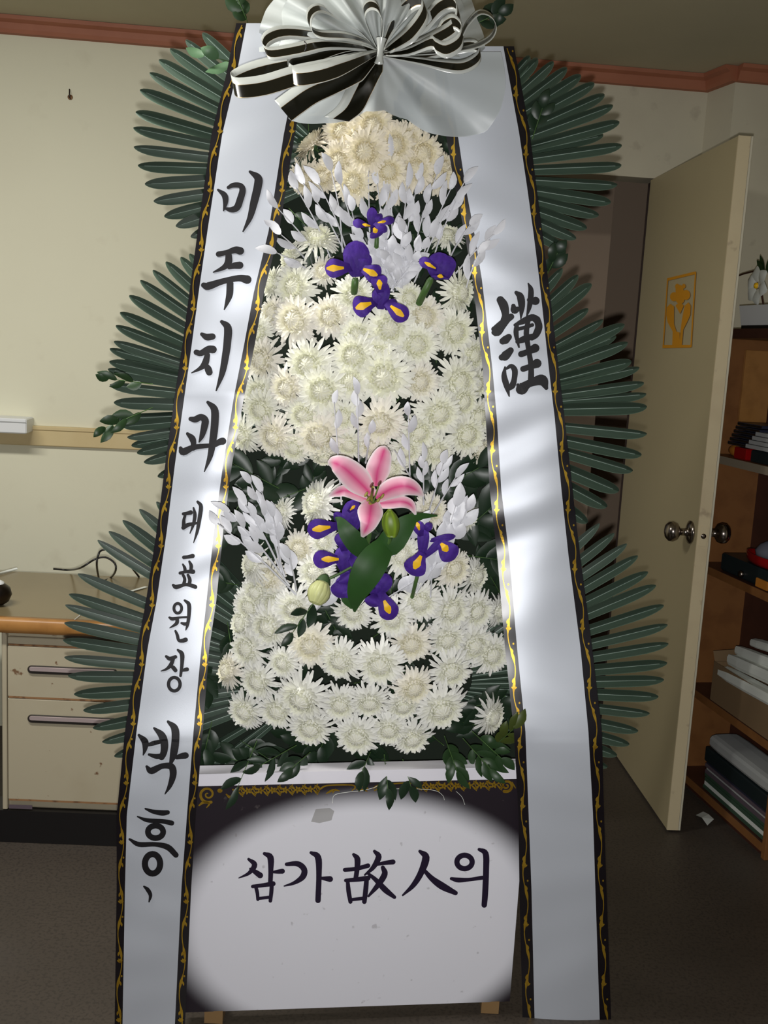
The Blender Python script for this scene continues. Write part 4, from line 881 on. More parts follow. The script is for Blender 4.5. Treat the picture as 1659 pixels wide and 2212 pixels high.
ORD = ['first', 'second', 'third', 'fourth', 'fifth', 'sixth', 'seventh', 'eighth', 'ninth', 'tenth', 'eleventh', 'twelfth', 'thirteenth']
for bed, lst, (yc, hh), tint0 in (('top', TOP, (340, 90), CREAM), ('middle', MID, (780, 280), IVORY), ('bottom', BOT, (1360, 270), WHITE)):
    rest = sorted(lst, key=lambda q: q[1]); rows = []
    while rest:
        y0 = rest[0][1]; row = [q for q in rest if q[1] < y0+52]; rest = [q for q in rest if q[1] >= y0+52]; rows.append(sorted(row))
    for ri, row in enumerate(rows):
        for ci, q in enumerate(row):
            x, y, r_ = q[:3]; fl = q[3] if len(q) > 3 else ''
            l_, rr_ = interp(LT, y)[3], interp(RT, y)[0]
            u_ = (x-(l_+rr_)/2)/((rr_-l_)/2)
            v_ = (y-yc)/hh
            dy = .065-.115*(1-min(1, u_*u_))*(1-.35*min(1, v_*v_)) - (0.02 if bed == 'bottom' and y > 1400 else 0)+random.uniform(-.012, .012)-(r_-45)*.0008
            ax = np.array([u_*.55+random.uniform(-.16, .16), -1, -v_*.28-.10+random.uniform(-.16, .16)])
            sq = 1
            if fl == 'l': ax = np.array([-1.1, -.75, .25])
            if fl == 'r': ax = np.array([1.0, -.8, -.1])
            if fl == 'u': ax = np.array([.0, -.75, .9])
            if fl == 'd': ax = np.array([.1, -.7, -.9])
            if fl == 'b': ax = np.array([-.75, -.25, .75])
            tn = tint0 if random.random() > .2 else PINKISH
            if bed == 'top': kk = random.uniform(.95, 1.03); tn = tuple(min(1, c_*kk) for c_ in CREAM)
            lab = '%s chrysanthemum, %s bed, %s row from its top, %s from lettered ribbon' % ('cream' if bed == 'top' else 'white', bed, ORD[ri], ORD[ci])
            mum(lab, 'chrysanthemums of the %s bed' % bed, x, y, r_*1.2, dy, ax, (*tn, 1), sq)

# ---- sprigs (stem with leaves): dark filler, fresh leaves, white sprayed branches
def sprig(name, label, cat, group, base, tip, nl, ll, lw, dy0, dy1, mleaf, mstem, stem_px=2.2, spread=42, start=.25, bend=0.0, endleaf=True):
    bx, by = base; tx, ty = tip; L_ = math.hypot(tx-bx, ty-by); ang = math.atan2(ty-by, tx-bx)
    mx_, my_ = (bx+tx)/2-(ty-by)*bend, (by+ty)/2+(tx-bx)*bend
    path = smooth_path([(bx, by, dy0), (mx_, my_, (dy0+dy1)/2-.01), (tx, ty, dy1)], 12)
    t = thing(name, label, cat, P(bx, by, dy0), group)
    mb = MB(); mb.tube([P(*p) for p in path], [stem_px*PXM*(1-.5*i/12)/2 for i in range(13)], 5); part(mb, 'stem', mstem, t)
    for k in range(nl):
        s = start+(1-start)*k/max(1, nl-1)*(.96); i = min(11, int(s*12)); f = s*12-i
        q = path[i]*(1-f)+path[min(i+1, 12)]*f; loc = math.atan2(path[min(i+1, 12)][1]-path[i][1], path[min(i+1, 12)][0]-path[i][0])
        sg = 1 if k % 2 else -1
        an = loc+sg*math.radians(spread*random.uniform(.6, 1.25)) if not (endleaf and k == nl-1) else loc+random.uniform(-.2, .2)
        l_ = ll*random.uniform(.75, 1.2); w_ = lw*random.uniform(.8, 1.15); dd = random.uniform(-.018, .008)
        a0 = (q[0], q[1]); a1 = (q[0]+l_*.5*math.cos(an), q[1]+l_*.5*math.sin(an)); a2 = (q[0]+l_*math.cos(an+sg*-.15), q[1]+l_*math.sin(an+sg*-.15))
        mb = MB(); tw = random.uniform(-.5, .5)
        m1 = ((a0[0]*.7+a1[0]*.3), (a0[1]*.7+a1[1]*.3)); m3 = ((a1[0]*.4+a2[0]*.6), (a1[1]*.4+a2[1]*.6))
        blade(mb, [a0, m1, a1, m3, a2], [w_*.12, w_*.70, w_, w_*.62, w_*.02], [q[2], q[2]+dd*.4, q[2]+dd, q[2]+dd*1.1, q[2]+dd], .75, 7, 2, tw=tw, vee=True)
        part(mb, 'leaf', mleaf, t)
    return t
rs = random.Random(5)
def filler(region, n, ya, yb, grp, lab):
    for k in range(n):
        y = ya+(yb-ya)*(k+.5)/n+rs.uniform(-12, 12); l_, r_ = interp(LT, y)[3]-18, interp(RT, y)[0]+18
        x = l_+(r_-l_)*((k*0.618+.13) % 1); an = rs.uniform(0, 6.28); L_ = rs.uniform(70, 110)
        x2 = min(max(x+L_*math.cos(an), l_+5), r_-5); y2 = min(y+L_*math.sin(an), 1640)
        u_ = (x2-l_)/(r_-l_); where = 'close to the lettered ribbon' if u_ < .36 else ('close to the one-character ribbon' if u_ > .64 else 'midway between the ribbons')
        sprig('leaf_sprig', lab+' '+where, 'leaves', grp, (x, y), (x2, y2), 7, 52, 24, .10, .075, M['leaf'], M['stem'])
filler('top', 12, 270, 520, 'dark leaf sprigs behind the top bed', 'dark green leaf sprig behind the cream chrysanthemums')
filler('middle', 26, 520, 1010, 'dark leaf sprigs behind the middle bed', 'dark green leaf sprig behind the middle flower bed')
filler('waist', 22, 985, 1260, 'dark leaf sprigs at the waist of the wreath', 'dark leaf sprig at the height of the pink lily')
filler('bottom', 40, 1260, 1660, 'dark leaf sprigs behind the bottom bed', 'dark green leaf sprig behind the bottom flower bed')
# bigger leaves just under the middle bed
for k, (b, e_, lab) in enumerate((((640, 1075), (500, 1000), 'dark broad-leaved sprig under the middle bed beside the lettered ribbon'), ((700, 1040), (560, 1095), 'dark broad-leaved sprig right above the white chrysanthemum left of the lily'), ((950, 1060), (1052, 1000), 'dark sprig with a broad leaf touching the one-character ribbon under middle bed'), ((1000, 1150), (1080, 1080), 'dark broad-leaved sprig beside the white branch right of the lily'), ((1010, 1200), (1085, 1210), 'dark broad-leaved sprig over the two chrysanthemums right of the irises'))):
    sprig('leaf_sprig', lab, 'leaves', 'dark leaf sprigs at the waist of the wreath', b, e_, 6, 74, 34, .06, .035, M['leaf'], M['stem'], spread=38)
# leaves hanging over the white strip
low = [((555, 1600), (512, 1704), 'dark sprig hanging over the white strip nearest the lettered ribbon', 'leaf', 5), ((640, 1610), (560, 1655), 'dark sprig reaching down to the white strip beside the one by the lettered ribbon', 'leaf', 5), ((670, 1625), (630, 1660), 'dark sprig below the lowest left chrysanthemums above the white strip', 'leaf', 5), ((830, 1630), (838, 1705), 'dark sprig hanging over the middle of the white strip', 'leaf', 7), ((800, 1625), (782, 1668), 'small dark sprig tip over the strip just left of the middle', 'leaf', 4),
       ((870, 1640), (888, 1700), 'dark sprig over the strip right beside the middle sprig', 'leaf', 5), ((960, 1590), (988, 1668), 'fresh green sprig hanging over the strip below the last chrysanthemums', 'leaf2', 8), ((1000, 1595), (1060, 1662), 'fresh green pointed sprig over the strip near the one-character ribbon', 'leaf2', 8), ((1020, 1580), (1085, 1640), 'green pointed sprig below the side-facing chrysanthemum by the one-character ribbon', 'leaf2', 7), ((1060, 1620), (1112, 1572), 'olive green sprig overlapping the inner edge of the one-character ribbon', 'leafolive', 6)]
for b, e_, lab, m_, nl in low:
    sprig('leaf_sprig', lab, 'leaves', 'leaf sprigs over the white strip', b, e_, nl, 46, 19, -.03, -.118 if m_ != 'leafolive' else -.128, M[m_], M['stem'], spread=40)
# sprigs at the outside edges
out = [((330, 880), (225, 925), 'small dark sprig poking out over the chair rail', 'leaf2', 6, 42, 22), ((330, 830), (232, 818), 'bright small sprig between the palm leaves above the chair rail', 'leaf2', 5, 40, 18), ((540, 60), (510, -12), 'dark leafy sprig against the ceiling beside the white tulle', 'leaf2', 6, 44, 26), ((1010, 60), (1078, 28), 'dark leafy sprig seen through the end loop of the bow', 'leaf', 6, 40, 24), ((1150, 300), (1172, 232), 'dark sprig behind the top palm fan beside the one-character ribbon', 'leaf', 5, 40, 20), ((1178, 600), (1205, 545), 'dark sprig between the two upper palm fans by the one-character ribbon', 'leaf', 5, 40, 22), ((520, 140), (440, 118), 'pale green broad leaf sprig beside the top of the lettered ribbon', 'palegreen', 3, 56, 26)]
for b, e_, lab, m_, nl, ll, lw in out:
    sprig('leaf_sprig', lab, 'leaves', 'leaf sprigs sticking out around the wreath', b, e_, nl, ll, lw, .08, .05, M[m_], M['stem'], spread=36)

# white sprayed branches
def wb(b, e_, nl, ll, lw, dy0, dy1, lab, grp, start=.3, bend=.0, spread=26, stem_px=4.2):
    sprig('white_branch', lab, 'branch', grp, b, e_, nl, ll, lw, dy0, dy1, M['whitepaint'], M['whitepaint'], stem_px, spread, start, bend)
G1 = 'white sprayed branches above the upper irises'
up_l = [((700, 575), (597, 447), 5), ((715, 560), (640, 405), 5), ((745, 545), (655, 395), 5), ((755, 560), (688, 395), 6), ((740, 545), (715, 365), 4), ((770, 560), (735, 395), 5), ((660, 560), (605, 505), 3), ((690, 600), (596, 545), 3)]
up_c = [((800, 560), (795, 352), 4), ((835, 560), (815, 395), 5), ((850, 580), (842, 335), 4), ((860, 590), (880, 400), 6), ((830, 540), (838, 415), 5), ((775, 520), (760, 455), 4)]
up_r = [((870, 600), (905, 385), 7), ((885, 600), (945, 372), 7), ((900, 600), (975, 405), 6), ((895, 610), (1006, 389), 5), ((930, 580), (985, 435), 5), ((970, 560), (1016, 485), 5), ((985, 590), (1068, 505), 6), ((1000, 650), (1036, 545), 5)]
TENS = ORD+['fourteenth', 'fifteenth', 'sixteenth', 'seventeenth', 'eighteenth', 'nineteenth', 'twentieth', 'twenty-first', 'twenty-second', 'twenty-third']
for k, (b, e_, nl) in enumerate(sorted(up_l+up_c+up_r, key=lambda q: q[1][0])):
    wb(b, e_, max(2, nl-2), 48, 18, .03, -.03-.02*(b[0] > 745 and b[0] < 862), 'white sprayed branch above the upper irises, its tip %s from the lettered ribbon' % TENS[k], G1, .42, .03 if e_[0] < 760 else (-.03 if e_[0] > 880 else 0))
# dense white clump between the irises
cl = []
for k in range(9):
    b = (845+rs.uniform(-15, 25), 640-rs.uniform(0, 30)); an = rs.uniform(-2.2, -.7); L_ = rs.uniform(70, 130); cl.append((b, (b[0]+L_*math.cos(an), b[1]+L_*math.sin(an))))
for k, (b, e_) in enumerate(sorted(cl, key=lambda q: q[1][0])):
    wb(b, e_, 8, 36, 19, -.02, -.06, 'white sprayed branch of the thick clump between the irises, %s from its left edge' % ORD[k], G1, .1, 0, 45)
G2 = 'white sprayed branches behind the lily'
for b, e_, nl, lab in (((738, 1090), (722, 868), 3, 'bare white branch rising behind the left petal of the lily'), ((775, 1000), (772, 850), 4, 'white branch standing behind the topmost lily petal, over chrysanthemums'), ((790, 1000), (800, 935), 2, 'short white branch with one leaf just above the lily'), ((886, 1050), (882, 895), 3, 'white branch with an oval leaf rising right of the lily top'), ((895, 1045), (852, 972), 1, 'thin bare white twig crossing toward the lily top petal'), ((915, 1090), (915, 995), 4, 'white branch with small leaves right beside the lily'), ((925, 1110), (958, 1000), 5, 'leafy white branch leaning away right of the lily'), ((935, 1110), (985, 1030), 3, 'white branch with a single outer leaf toward the one-character ribbon')):
    wb(b, e_, nl, 38, 16, -.03, -.085, lab, G2, .5, 0, 24)
G3 = 'white sprayed branches left of the lily'
for b, e_, nl, lab in (((640, 1285), (470, 1130), 5, 'lowest white branch reaching over to the lettered ribbon'), ((625, 1265), (495, 1105), 6, 'white branch second from below reaching toward the lettered ribbon'), ((615, 1245), (540, 1040), 4, 'tallest white branch with two upright leaves near lettered ribbon'), ((608, 1240), (565, 1060), 4, 'upright white branch just right of the tallest one'), ((606, 1230), (530, 1090), 6, 'leafy white branch left of the tallest branch'), ((608, 1235), (590, 1115), 6, 'white branch leaning over the half hidden chrysanthemum'), ((640, 1275), (625, 1205), 4, 'short white branch beside the pale bud chrysanthemum'), ((660, 1340), (712, 1285), 4, 'short white branch below the pale bud')):
    wb(b, e_, nl, 44, 19, -.045, -.105, lab, G3, .45, .02, 26, 5)
G4 = 'white sprayed branches among the lower right irises'
for b, e_, nl, lab in (((940, 1240), (985, 1090), 6, 'broad-leaved white branch standing above the lower right iris'), ((955, 1230), (1008, 1100), 6, 'outer broad-leaved white branch above the lower right iris'), ((900, 1280), (945, 1215), 5, 'white branch under the lower right iris'), ((850, 1200), (905, 1130), 4, 'white branch behind the lower right iris beside the lily leaf'), ((840, 1290), (895, 1255), 4, 'small white branch near the lowest iris'), ((930, 1290), (935, 1200), 4, 'white branch with one large leaf under the right iris')):
    wb(b, e_, nl, 46, 24, -.05, -.10, lab, G4, .4, 0, 28, 4)

# ---- irises: petals given one by one
def iris(label, c, falls, stds, dy, stem=None):
    t = thing('iris', label, 'iris', P(c[0], c[1], dy), 'purple irises in the wreath')
    def pc(s, q): k = (.62+.45*s)*(1-.16*math.sin(11*q+6*s)**2); return (k, k*.95, k)
    for (bx, by, tx, ty, w_, yel) in falls:
        mb = MB(); d0 = dy-.004
        q = lambda f: (bx+(tx-bx)*f, by+(ty-by)*f)
        blade(mb, [q(0), q(.25), q(.5), q(.75), q(.93), q(1)], [w_*.35, w_*.5, w_*.85, w_*1.0, w_*.62, w_*.1], [d0, d0-.014, d0-.022, d0-.022, d0-.014, d0-.008], .12, 12, 8, pc, ruf=.16, seed=bx)
        f = part(mb, 'fall', M['iris'], t)
        if yel:
            a0, a1 = yel; mb = MB()
            blade(mb, [q(a0), q((a0*.6+a1*.4)), q((a0*.35+a1*.65)), q(a1)], [w_*.12, w_*.26, w_*.36, w_*.10], [d0-.022, d0-.0275, d0-.027, d0-.025], .3, 5, 2)
            part(mb, 'yellow_patch', M['yellow'], f)
    for (bx, by, tx, ty, w_) in stds:
        mb = MB(); q = lambda f: (bx+(tx-bx)*f, by+(ty-by)*f)
        blade(mb, [q(0), q(.3), q(.65), q(.9), q(1)], [w_*.4, w_*.8, w_*1.0, w_*.66, w_*.12], [dy, dy-.010, dy-.014, dy-.006, dy+.002], .3, 10, 8, lambda s, q_: ((.62+.38*s)*(1-.2*math.sin(8*q_+5*s)**2),)*3, ruf=.18, seed=by)
        part(mb, 'standard', M['iris'], t)
    if stem:
        mb = MB(); pth = smooth_path([(*stem[0], dy+.004), ((stem[0][0]+stem[1][0])/2, (stem[0][1]+stem[1][1])/2, dy+.01), (*stem[1], dy+.05)], 8)
        mb.tube([P(*p) for p in pth], [stem[2]*PXM*(.8 if i else .5) for i in range(9)], 8); part(mb, 'stem', M['stem'], t)
iris('small purple iris highest up, between white branches', (806, 485), [(806, 490, 818, 512, 34, (.1, .6)), (800, 488, 762, 480, 20, (.0, .45)), (812, 482, 852, 474, 18, (.1, .55)), (805, 480, 836, 500, 18, None)], [(806, 494, 803, 448, 24), (808, 490, 824, 462, 16)], -.075, ((814, 508), (812, 560), 6))
iris('large purple iris with two drooping yellow-spotted petals over white chrysanthemums', (772, 575), [(765, 578, 702, 580, 42, (.35, .95)), (778, 578, 822, 598, 42, (.15, .85))], [(772, 598, 768, 520, 58), (764, 596, 752, 535, 30), (782, 594, 790, 545, 34)], -.085, ((768, 600), (764, 640), 9))
iris('purple iris lowest of the upper group, petals to three sides', (822, 645), [(815, 650, 763, 668, 48, (.25, .9)), (828, 648, 880, 690, 40, (.3, .85)), (822, 640, 818, 592, 36, (.3, .75))], [(822, 668, 828, 608, 34), (832, 668, 856, 648, 20), (818, 662, 812, 625, 22)], -.09)
iris('purple iris standing apart beside the one-character ribbon', (950, 580), [(950, 585, 906, 560, 24, (.2, .75)), (952, 592, 950, 603, 40, (.0, .8))], [(950, 604, 948, 545, 52), (962, 602, 966, 552, 42), (940, 600, 936, 555, 34)], -.08, ((932, 600), (905, 655), 9))
iris('purple iris tucked under the left petal of the lily', (742, 1130), [(735, 1135, 664, 1146, 44, (.3, .85)), (748, 1110, 775, 1084, 18, (.3, .7))], [(755, 1152, 764, 1080, 44), (728, 1128, 738, 1108, 30), (764, 1150, 778, 1095, 26)], -.10)
iris('purple iris with yellow-spotted petal over the chrysanthemum above the pale bud', (745, 1205), [(738, 1208, 676, 1208, 40, (.1, .7)), (750, 1200, 785, 1215, 46, None), (745, 1195, 738, 1150, 36, None), (740, 1230, 755, 1262, 40, None)], [(750, 1240, 738, 1180, 42), (758, 1236, 772, 1190, 34)], -.10)
iris('dark purple iris half hidden behind the large lily leaf', (745, 1270), [(748, 1245, 728, 1290, 42, None), (752, 1255, 760, 1292, 36, None)], [(748, 1280, 736, 1245, 34)], -.105)
iris('purple iris right of the lily leaf with three yellow-spotted petals', (925, 1180), [(915, 1190, 888, 1242, 50, (.2, .75)), (912, 1165, 900, 1126, 26, (.5, .95)), (945, 1165, 982, 1208, 46, (.2, .6))], [(912, 1205, 916, 1135, 26), (915, 1205, 962, 1160, 18), (928, 1168, 984, 1158, 16), (915, 1150, 932, 1130, 18)], -.115, ((905, 1230), (890, 1290), 5))
iris('lowest purple iris, under the lily leaf above bottom bed', (815, 1270), [(820, 1275, 848, 1338, 44, (.35, .8)), (812, 1280, 800, 1310, 34, None), (815, 1268, 790, 1270, 18, (.3, .9))], [(815, 1285, 838, 1240, 38), (812, 1290, 806, 1255, 30)], -.10)

# ---- the pink lily, its bud and leaves
LC = (806, 1075); LD = -.165
t = thing('lily', 'single pink lily with white-edged petals and a green bud', 'lily', P(LC[0], LC[1], LD))
def lc(s, q):
    a = np.array([.72, .07, .25]); b = np.array([.90, .42, .55]); c_ = np.array([.93, .86, .86])
    e_ = abs(q); k = min(1, max(0, (e_-.03)/.45)); col = a*(1-k)+b*k
    k2 = min(1, max(0, (e_-.66)/.34)); col = col*(1-k2)+c_*k2
    k3 = min(1, max(0, (s-.72)/.28))**1.2; col = col*(1-k3)+c_*k3
    return tuple(col)
petals = [([(806, 1072), (775, 1040), (745, 1012), (722, 1000), (708, 1000)], [22, 58, 52, 34, 8], [0, -.02, -.035, -.03, -.005], .35),
          ([(812, 1050), (815, 1020), (824, 990), (830, 972), (834, 964)], [24, 52, 46, 30, 6], [.005, -.012, -.012, .0, .01], .3),
          ([(812, 1076), (845, 1056), (875, 1050), (898, 1058), (915, 1072)], [24, 44, 42, 28, 5], [0, -.025, -.04, -.03, -.01], .35),
          ([(800, 1082), (775, 1066), (745, 1060), (728, 1064), (710, 1072)], [24, 34, 26, 20, 4], [.01, .0, -.008, .0, .012], -.3),
          ([(815, 1088), (840, 1086), (870, 1084), (888, 1092), (898, 1112)], [20, 26, 26, 20, 4], [.01, .005, .0, .008, .02], -.3),
          ([(803, 1082), (800, 1105), (796, 1130), (788, 1148), (782, 1160)], [34, 56, 40, 22, 6], [-.004, -.03, -.045, -.04, -.025], .4)]
for pth, wd, dd, cb in petals:
    mb = MB(); blade(mb, pth, wd, [LD+x for x in dd], cb*1.2, 16, 8, lc, ruf=.07, seed=pth[1][0]); part(mb, 'petal', M['lily'], t)
mb = MB(); mb.tube([P(800, 1088, LD-.01), P(803, 1070, LD-.04), P(806, 1052, LD-.07)], [.004, .003, .0025], 8); part(mb, 'pistil', M['pistil'], t)
for (x, y) in ((803, 1048), (820, 1044), (791, 1068), (826, 1072), (796, 1078), (818, 1080)):
    mb = MB(); mb.tube(smooth_path([P(805, 1088, LD-.008), P((805+x)/2, (1088+y)/2, LD-.035), P(x, y, LD-.055)], 6), .0016, 6); s_ = part(mb, 'stamen', M['stamen'], t)
    mb = MB(); p = P(x, y, LD-.057); mb.lathe(p, (.5, .3, .8), [(-.006, .0001), (-.004, .0022), (0, .0028), (.004, .0022), (.006, .0001)], 8); part(mb, 'anther', M['anther'] if y < 1060 else M['pistil'], s_)
mb = MB(); q0, q1 = np.array((846, 1160.)), np.array((842, 1098.)); rows = []; cols = []
for i in range(11):
    s = i/10; c_ = q0+(q1-q0)*s; r_ = 17*math.sin(math.pi*(.12+.86*s))**.7*(1 if s < .9 else .8)
    p = P(c_[0], c_[1], -.155); rows.append([p+r_*PXM*(np.array([math.cos(a), 0, 0])+np.array([0, math.sin(a), 0])*.9)*(1+.05*math.cos(6*a)) for a in [2*math.pi*k/18 for k in range(18)]]); cols.append([(.75+.25*math.cos(6*a),)*3 for a in [2*math.pi*k/18 for k in range(18)]])
mb.grid(rows, cols, close=True); mb.face(*range(18)); mb.face(*range(197, 179, -1)); part(mb, 'bud', M['bud'], t, label='closed yellow-green lily bud')
mb = MB(); mb.tube(smooth_path([P(806, 1090, LD+.02), P(800, 1120, -.12), P(795, 1170, -.10), P(770, 1240, -.05)], 10), .005, 8)
mb.tube(smooth_path([P(845, 1158, -.155), P(835, 1180, -.14), P(800, 1200, -.10)], 8), .004, 8); part(mb, 'stem', M['stem'], t)
for pth, wd, dd, cb in (([(845, 1160), (815, 1200), (790, 1240), (770, 1285), (766, 1322)], [24, 62, 66, 42, 4], [-.13, -.165, -.175, -.16, -.13], .5),
                        ([(800, 1210), (775, 1180), (750, 1150), (735, 1125), (724, 1118)], [16, 44, 38, 18, 3], [-.12, -.135, -.14, -.13, -.12], .4),
                        ([(800, 1190), (840, 1175), (870, 1140), (900, 1117), (945, 1114)], [20, 56, 48, 20, 3], [-.125, -.15, -.15, -.14, -.12], .35),
                        ([(780, 1230), (762, 1260), (752, 1290), (760, 1315)], [16, 40, 34, 4], [-.115, -.12, -.12, -.115], .4)):
    mb = MB(); blade(mb, pth, wd, dd, cb*.45, 12, 6, vee=True, ruf=.05); part(mb, 'leaf', M['lilyleaf'], t)
# pale closed bud chrysanthemum on a crossing stem
t = thing('chrysanthemum_bud', 'pale green-white closed chrysanthemum bud on a crossing stem', 'flower bud', P(692, 1272, -.12))
mb = MB()
cb_ = P(695, 1266, -.13)
for k in range(11):
    a = 2*math.pi*k/11; rows = []
    for i in range(6):
        s = i/5; r_ = .021*math.sin(math.pi*(.10+.72*s)); ax = np.array([-.3, -.45, -.85]); ax /= np.linalg.norm(ax); e1 = np.cross(ax, (0, 1, .2)); e1 /= np.linalg.norm(e1); e2 = np.cross(ax, e1)
        wv = .30
        rows.append([cb_+ax*(.052*s-.014)+r_*(1+.16*(1-abs(q)))*(e1*math.cos(a+q*wv)+e2*math.sin(a+q*wv)) for q in (-1, 0, 1)])
    mb.grid(rows)
part(mb, 'bud_petals', M['budmum'], t)
mb = MB(); mb.tube(smooth_path([P(688, 1258, -.125), P(720, 1246, -.125), P(765, 1222, -.12)], 10), .0028, 7); part(mb, 'stem', M['stem'], t)
mb = MB(); mb.lathe(cb_-ax*.014, ax, [(-.012, .004), (-.004, .012), (.006, .016)], 12); part(mb, 'calyx', M['calyx'], t)
sprig('leaf_sprig', 'dark lobed leaf sprig hanging under the pale bud', 'leaves', 'leaf sprigs among the flowers', (690, 1285), (630, 1370), 5, 46, 20, -.11, -.12, M['leaf'], M['stem'], spread=50)

# ---- tulle and bow
KN = (820, 112)
def tulle(mb, angs, fn_r, dyf, nr=14, na=90, folds=15, amp=.02, seed=0):
    rows = []
    for j in range(na+1):
        a = angs[0]+(angs[1]-angs[0])*j/na; R_ = fn_r(a); row = []
        for i in range(nr+1):
            s = .04+.96*i/nr; x = KN[0]+R_*s*math.cos(a); y = KN[1]+R_*s*math.sin(a)
            row.append(P(x, y, dyf(s, a)+amp*s*(math.sin(folds*a*2+seed)+.5*math.sin(folds*a*3.3+1+seed)+.35*math.sin(9*s+5*a))))
        rows.append(row)
    mb.grid(rows); return mb
def poly_r(pts):
    ps = sorted([(math.atan2(y-KN[1], x-KN[0]) % (2*math.pi), math.hypot(x-KN[0], y-KN[1])) for x, y in pts])
    return lambda a: float(np.interp(a % (2*math.pi), [p[0] for p in ps], [p[1] for p in ps]))
t = thing('tulle_puff', 'gathered white tulle puff and veil tied behind the striped bow', 'tulle', P(*KN, -.09))
upr = [(560, 112), (561, 60), (575, 20), (600, -10), (660, -60), (760, -90), (860, -95), (950, -70), (1005, -30), (1030, 40), (1046, 80), (1040, 112)]
mb = tulle(MB(), (math.pi*1.0, math.pi*2.0), poly_r(upr), lambda s, a: -.075-.05*math.sin(math.pi*min(1, s*.95))*1.0+.05*s, amp=.022, folds=10)
part(mb, 'tulle_back', M['tulle'], t)
mb = tulle(MB(), (math.pi*.98, math.pi*2.02), lambda a: poly_r(upr)(a)*(.86+.05*math.sin(9*a)), lambda s, a: -.09-.07*math.sin(math.pi*min(1, s*.9))+.03*s, amp=.020, folds=8, seed=2)
part(mb, 'tulle_front', M['tulle'], t)
lor = [(1082, 112), (1088, 140), (1092, 190), (1080, 240), (1050, 285), (1000, 296), (950, 292), (920, 285), (880, 258), (830, 238), (790, 240), (745, 262), (700, 266), (650, 266), (622, 258), (640, 215), (690, 160), (700, 130), (720, 112)]
mb = tulle(MB(), (.0, math.pi), poly_r(lor), lambda s, a: -.082-.02*s, amp=.008, folds=5, seed=1, na=100)
part(mb, 'tulle_veil', M['tulle2'], t)

t = thing('ribbon_bow', 'large black and white striped ribbon bow topping the wreath', 'bow', P(*KN, -.17))
bowm = [M['bowwhite'], M['bowblack'], M['bowgold']]
def loop(name, pts, wv, dyA, dyW, wide=1.0, order=0, flip=False, dprof=None):
    """pts centre path (px[,dy]), wv width vector px, dyW depth span across the width"""
    n = 44 if len(pts) > 4 else 22
    pp = smooth_path([(p[0], p[1], dyA+(p[2] if len(p) > 2 else 0)) for p in pts], n)
    cuts = [0, .25, .26, .74, .75, 1.0]; mi = [0, 2, 1, 2, 0]
    if flip: cuts = [0, .35, .36, .96, .97, 1.0]
    mb = MB(); rows = []
    for i, q in enumerate(pp):
        s = i/n; pin = min(1.0, .22+3.2*min(s, 1-s)) if name == 'loop' else min(1.0, .3+3.5*s)
        rows.append([P(q[0]+1.25*wv[0]*(c-.5)*pin, q[1]+1.25*wv[1]*(c-.5)*pin, q[2]+1.25*dyW*(c-.5)*pin) for c in cuts])
    mb.grid(rows, mi=mi); o = part(mb, name, bowm, t)
    md = o.modifiers.new('thick', 'SOLIDIFY'); md.thickness = .0006
    return o
K = (818, 112)
loop('loop', [K, (750, 112, -.01), (650, 132, -.01), (560, 152, -.01), (510, 172, -.03), (503, 184, -.055), (520, 190, -.075), (570, 184, -.08), (630, 166, -.08), (700, 146, -.07), (770, 124, -.05), K], (7, 36), -.16, -.012, flip=True)
loop('loop', [K, (760, 98, .0), (700, 108, -.01), (640, 128, -.02), (622, 146, -.045), (640, 164, -.075), (690, 158, -.09), (740, 142, -.085), (785, 124, -.06), K], (4, 34), -.17, -.012, flip=True)
loop('loop', [K, (770, 90, .01), (700, 78, .01), (620, 70, .0), (580, 82, -.02), (570, 102, -.04), (585, 116, -.06), (640, 108, -.06), (700, 96, -.05), (770, 100, -.03), K], (9, 24), -.15, -.02)
loop('loop', [K, (778, 68, .02), (730, 36, .02), (692, 18, .01), (670, 30, -.01), (670, 58, -.03), (692, 74, -.05), (750, 78, -.05), (795, 92, -.03), K], (9, 17), -.15, -.03)
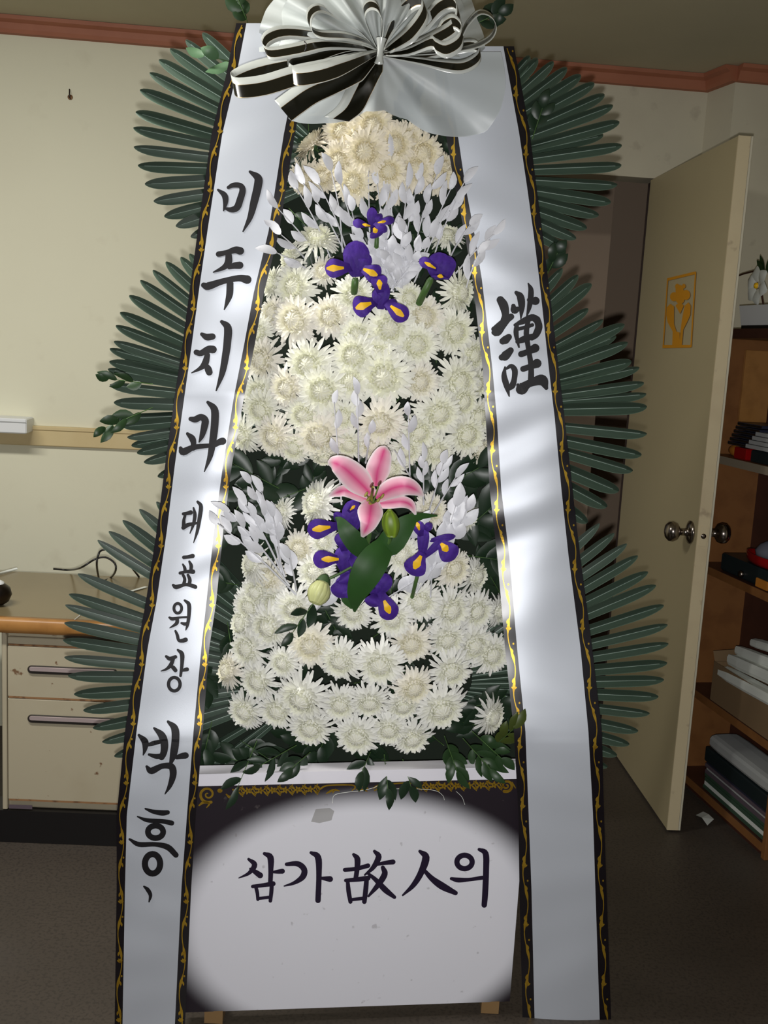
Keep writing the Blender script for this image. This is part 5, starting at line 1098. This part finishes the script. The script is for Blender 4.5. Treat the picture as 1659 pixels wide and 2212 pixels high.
loop('loop', [K, (796, 62, .01), (786, 26, .0), (798, 10, -.02), (816, 16, -.045), (826, 44, -.05), (824, 80, -.03), K], (4, 20), -.16, -.02)
loop('loop', [(824, 112), (842, 66, .01), (868, 24, .01), (895, 2, -.01), (914, 6, -.03), (916, 32, -.05), (888, 72, -.06), (850, 100, -.04), (826, 114)], (12, 30), -.15, -.015)
loop('loop', [(824, 112), (866, 88, .01), (915, 52, .01), (948, 16, .0), (976, 6, -.02), (990, 26, -.04), (982, 58, -.055), (940, 84, -.06), (880, 104, -.04), (826, 116)], (8, 30), -.15, -.015)
loop('loop', [(824, 114), (890, 104, -.01), (938, 84, -.01), (960, 56, -.02), (982, 48, -.035), (998, 66, -.05), (992, 92, -.065), (964, 108, -.07), (942, 100, -.06), (930, 92, -.05), (880, 112, -.03), (826, 118)], (4, 30), -.17, -.012)
loop('loop', [(826, 116), (920, 112, .02), (985, 88, .02), (1010, 50, .02), (1036, 26, .01), (1062, 34, -.01), (1071, 60, -.025), (1054, 86, -.035), (1010, 104, -.035), (920, 116, -.02), (826, 118)], (3, 9), -.15, -.035)
loop('loop', [(826, 116), (900, 122, .0), (960, 108, .01), (1015, 98, .0), (1036, 108, -.02), (1030, 128, -.04), (1000, 144, -.05), (960, 142, -.05), (905, 132, -.04), (826, 120)], (3, 24), -.15, -.01)
loop('tail', [(816, 116), (765, 152, -.02), (710, 180, -.025), (668, 200, -.03), (636, 222, -.03), (612, 240, -.028)], (30, 36), -.155, -.008, flip=True)
loop('tail', [(820, 118), (796, 158, -.02), (775, 200, -.025), (756, 235, -.025), (728, 258, -.02)], (44, 8), -.145, -.008, flip=True)
mb = MB(); p = P(820, 110, -.20)
mb.lathe(p-np.array([0, 0, .022]), (.05, 0, 1), [(0, .009), (.008, .0065), (.022, .0055), (.036, .0075), (.044, .010)], 14); part(mb, 'knot', M['bowwhite'], t)
mb = MB(); mb.tube(smooth_path([P(658, 112, -.25), P(662, 98, -.255), P(658, 90, -.25)], 6), .0012, 6); part(mb, 'loose_thread', M['ribblack'], t)
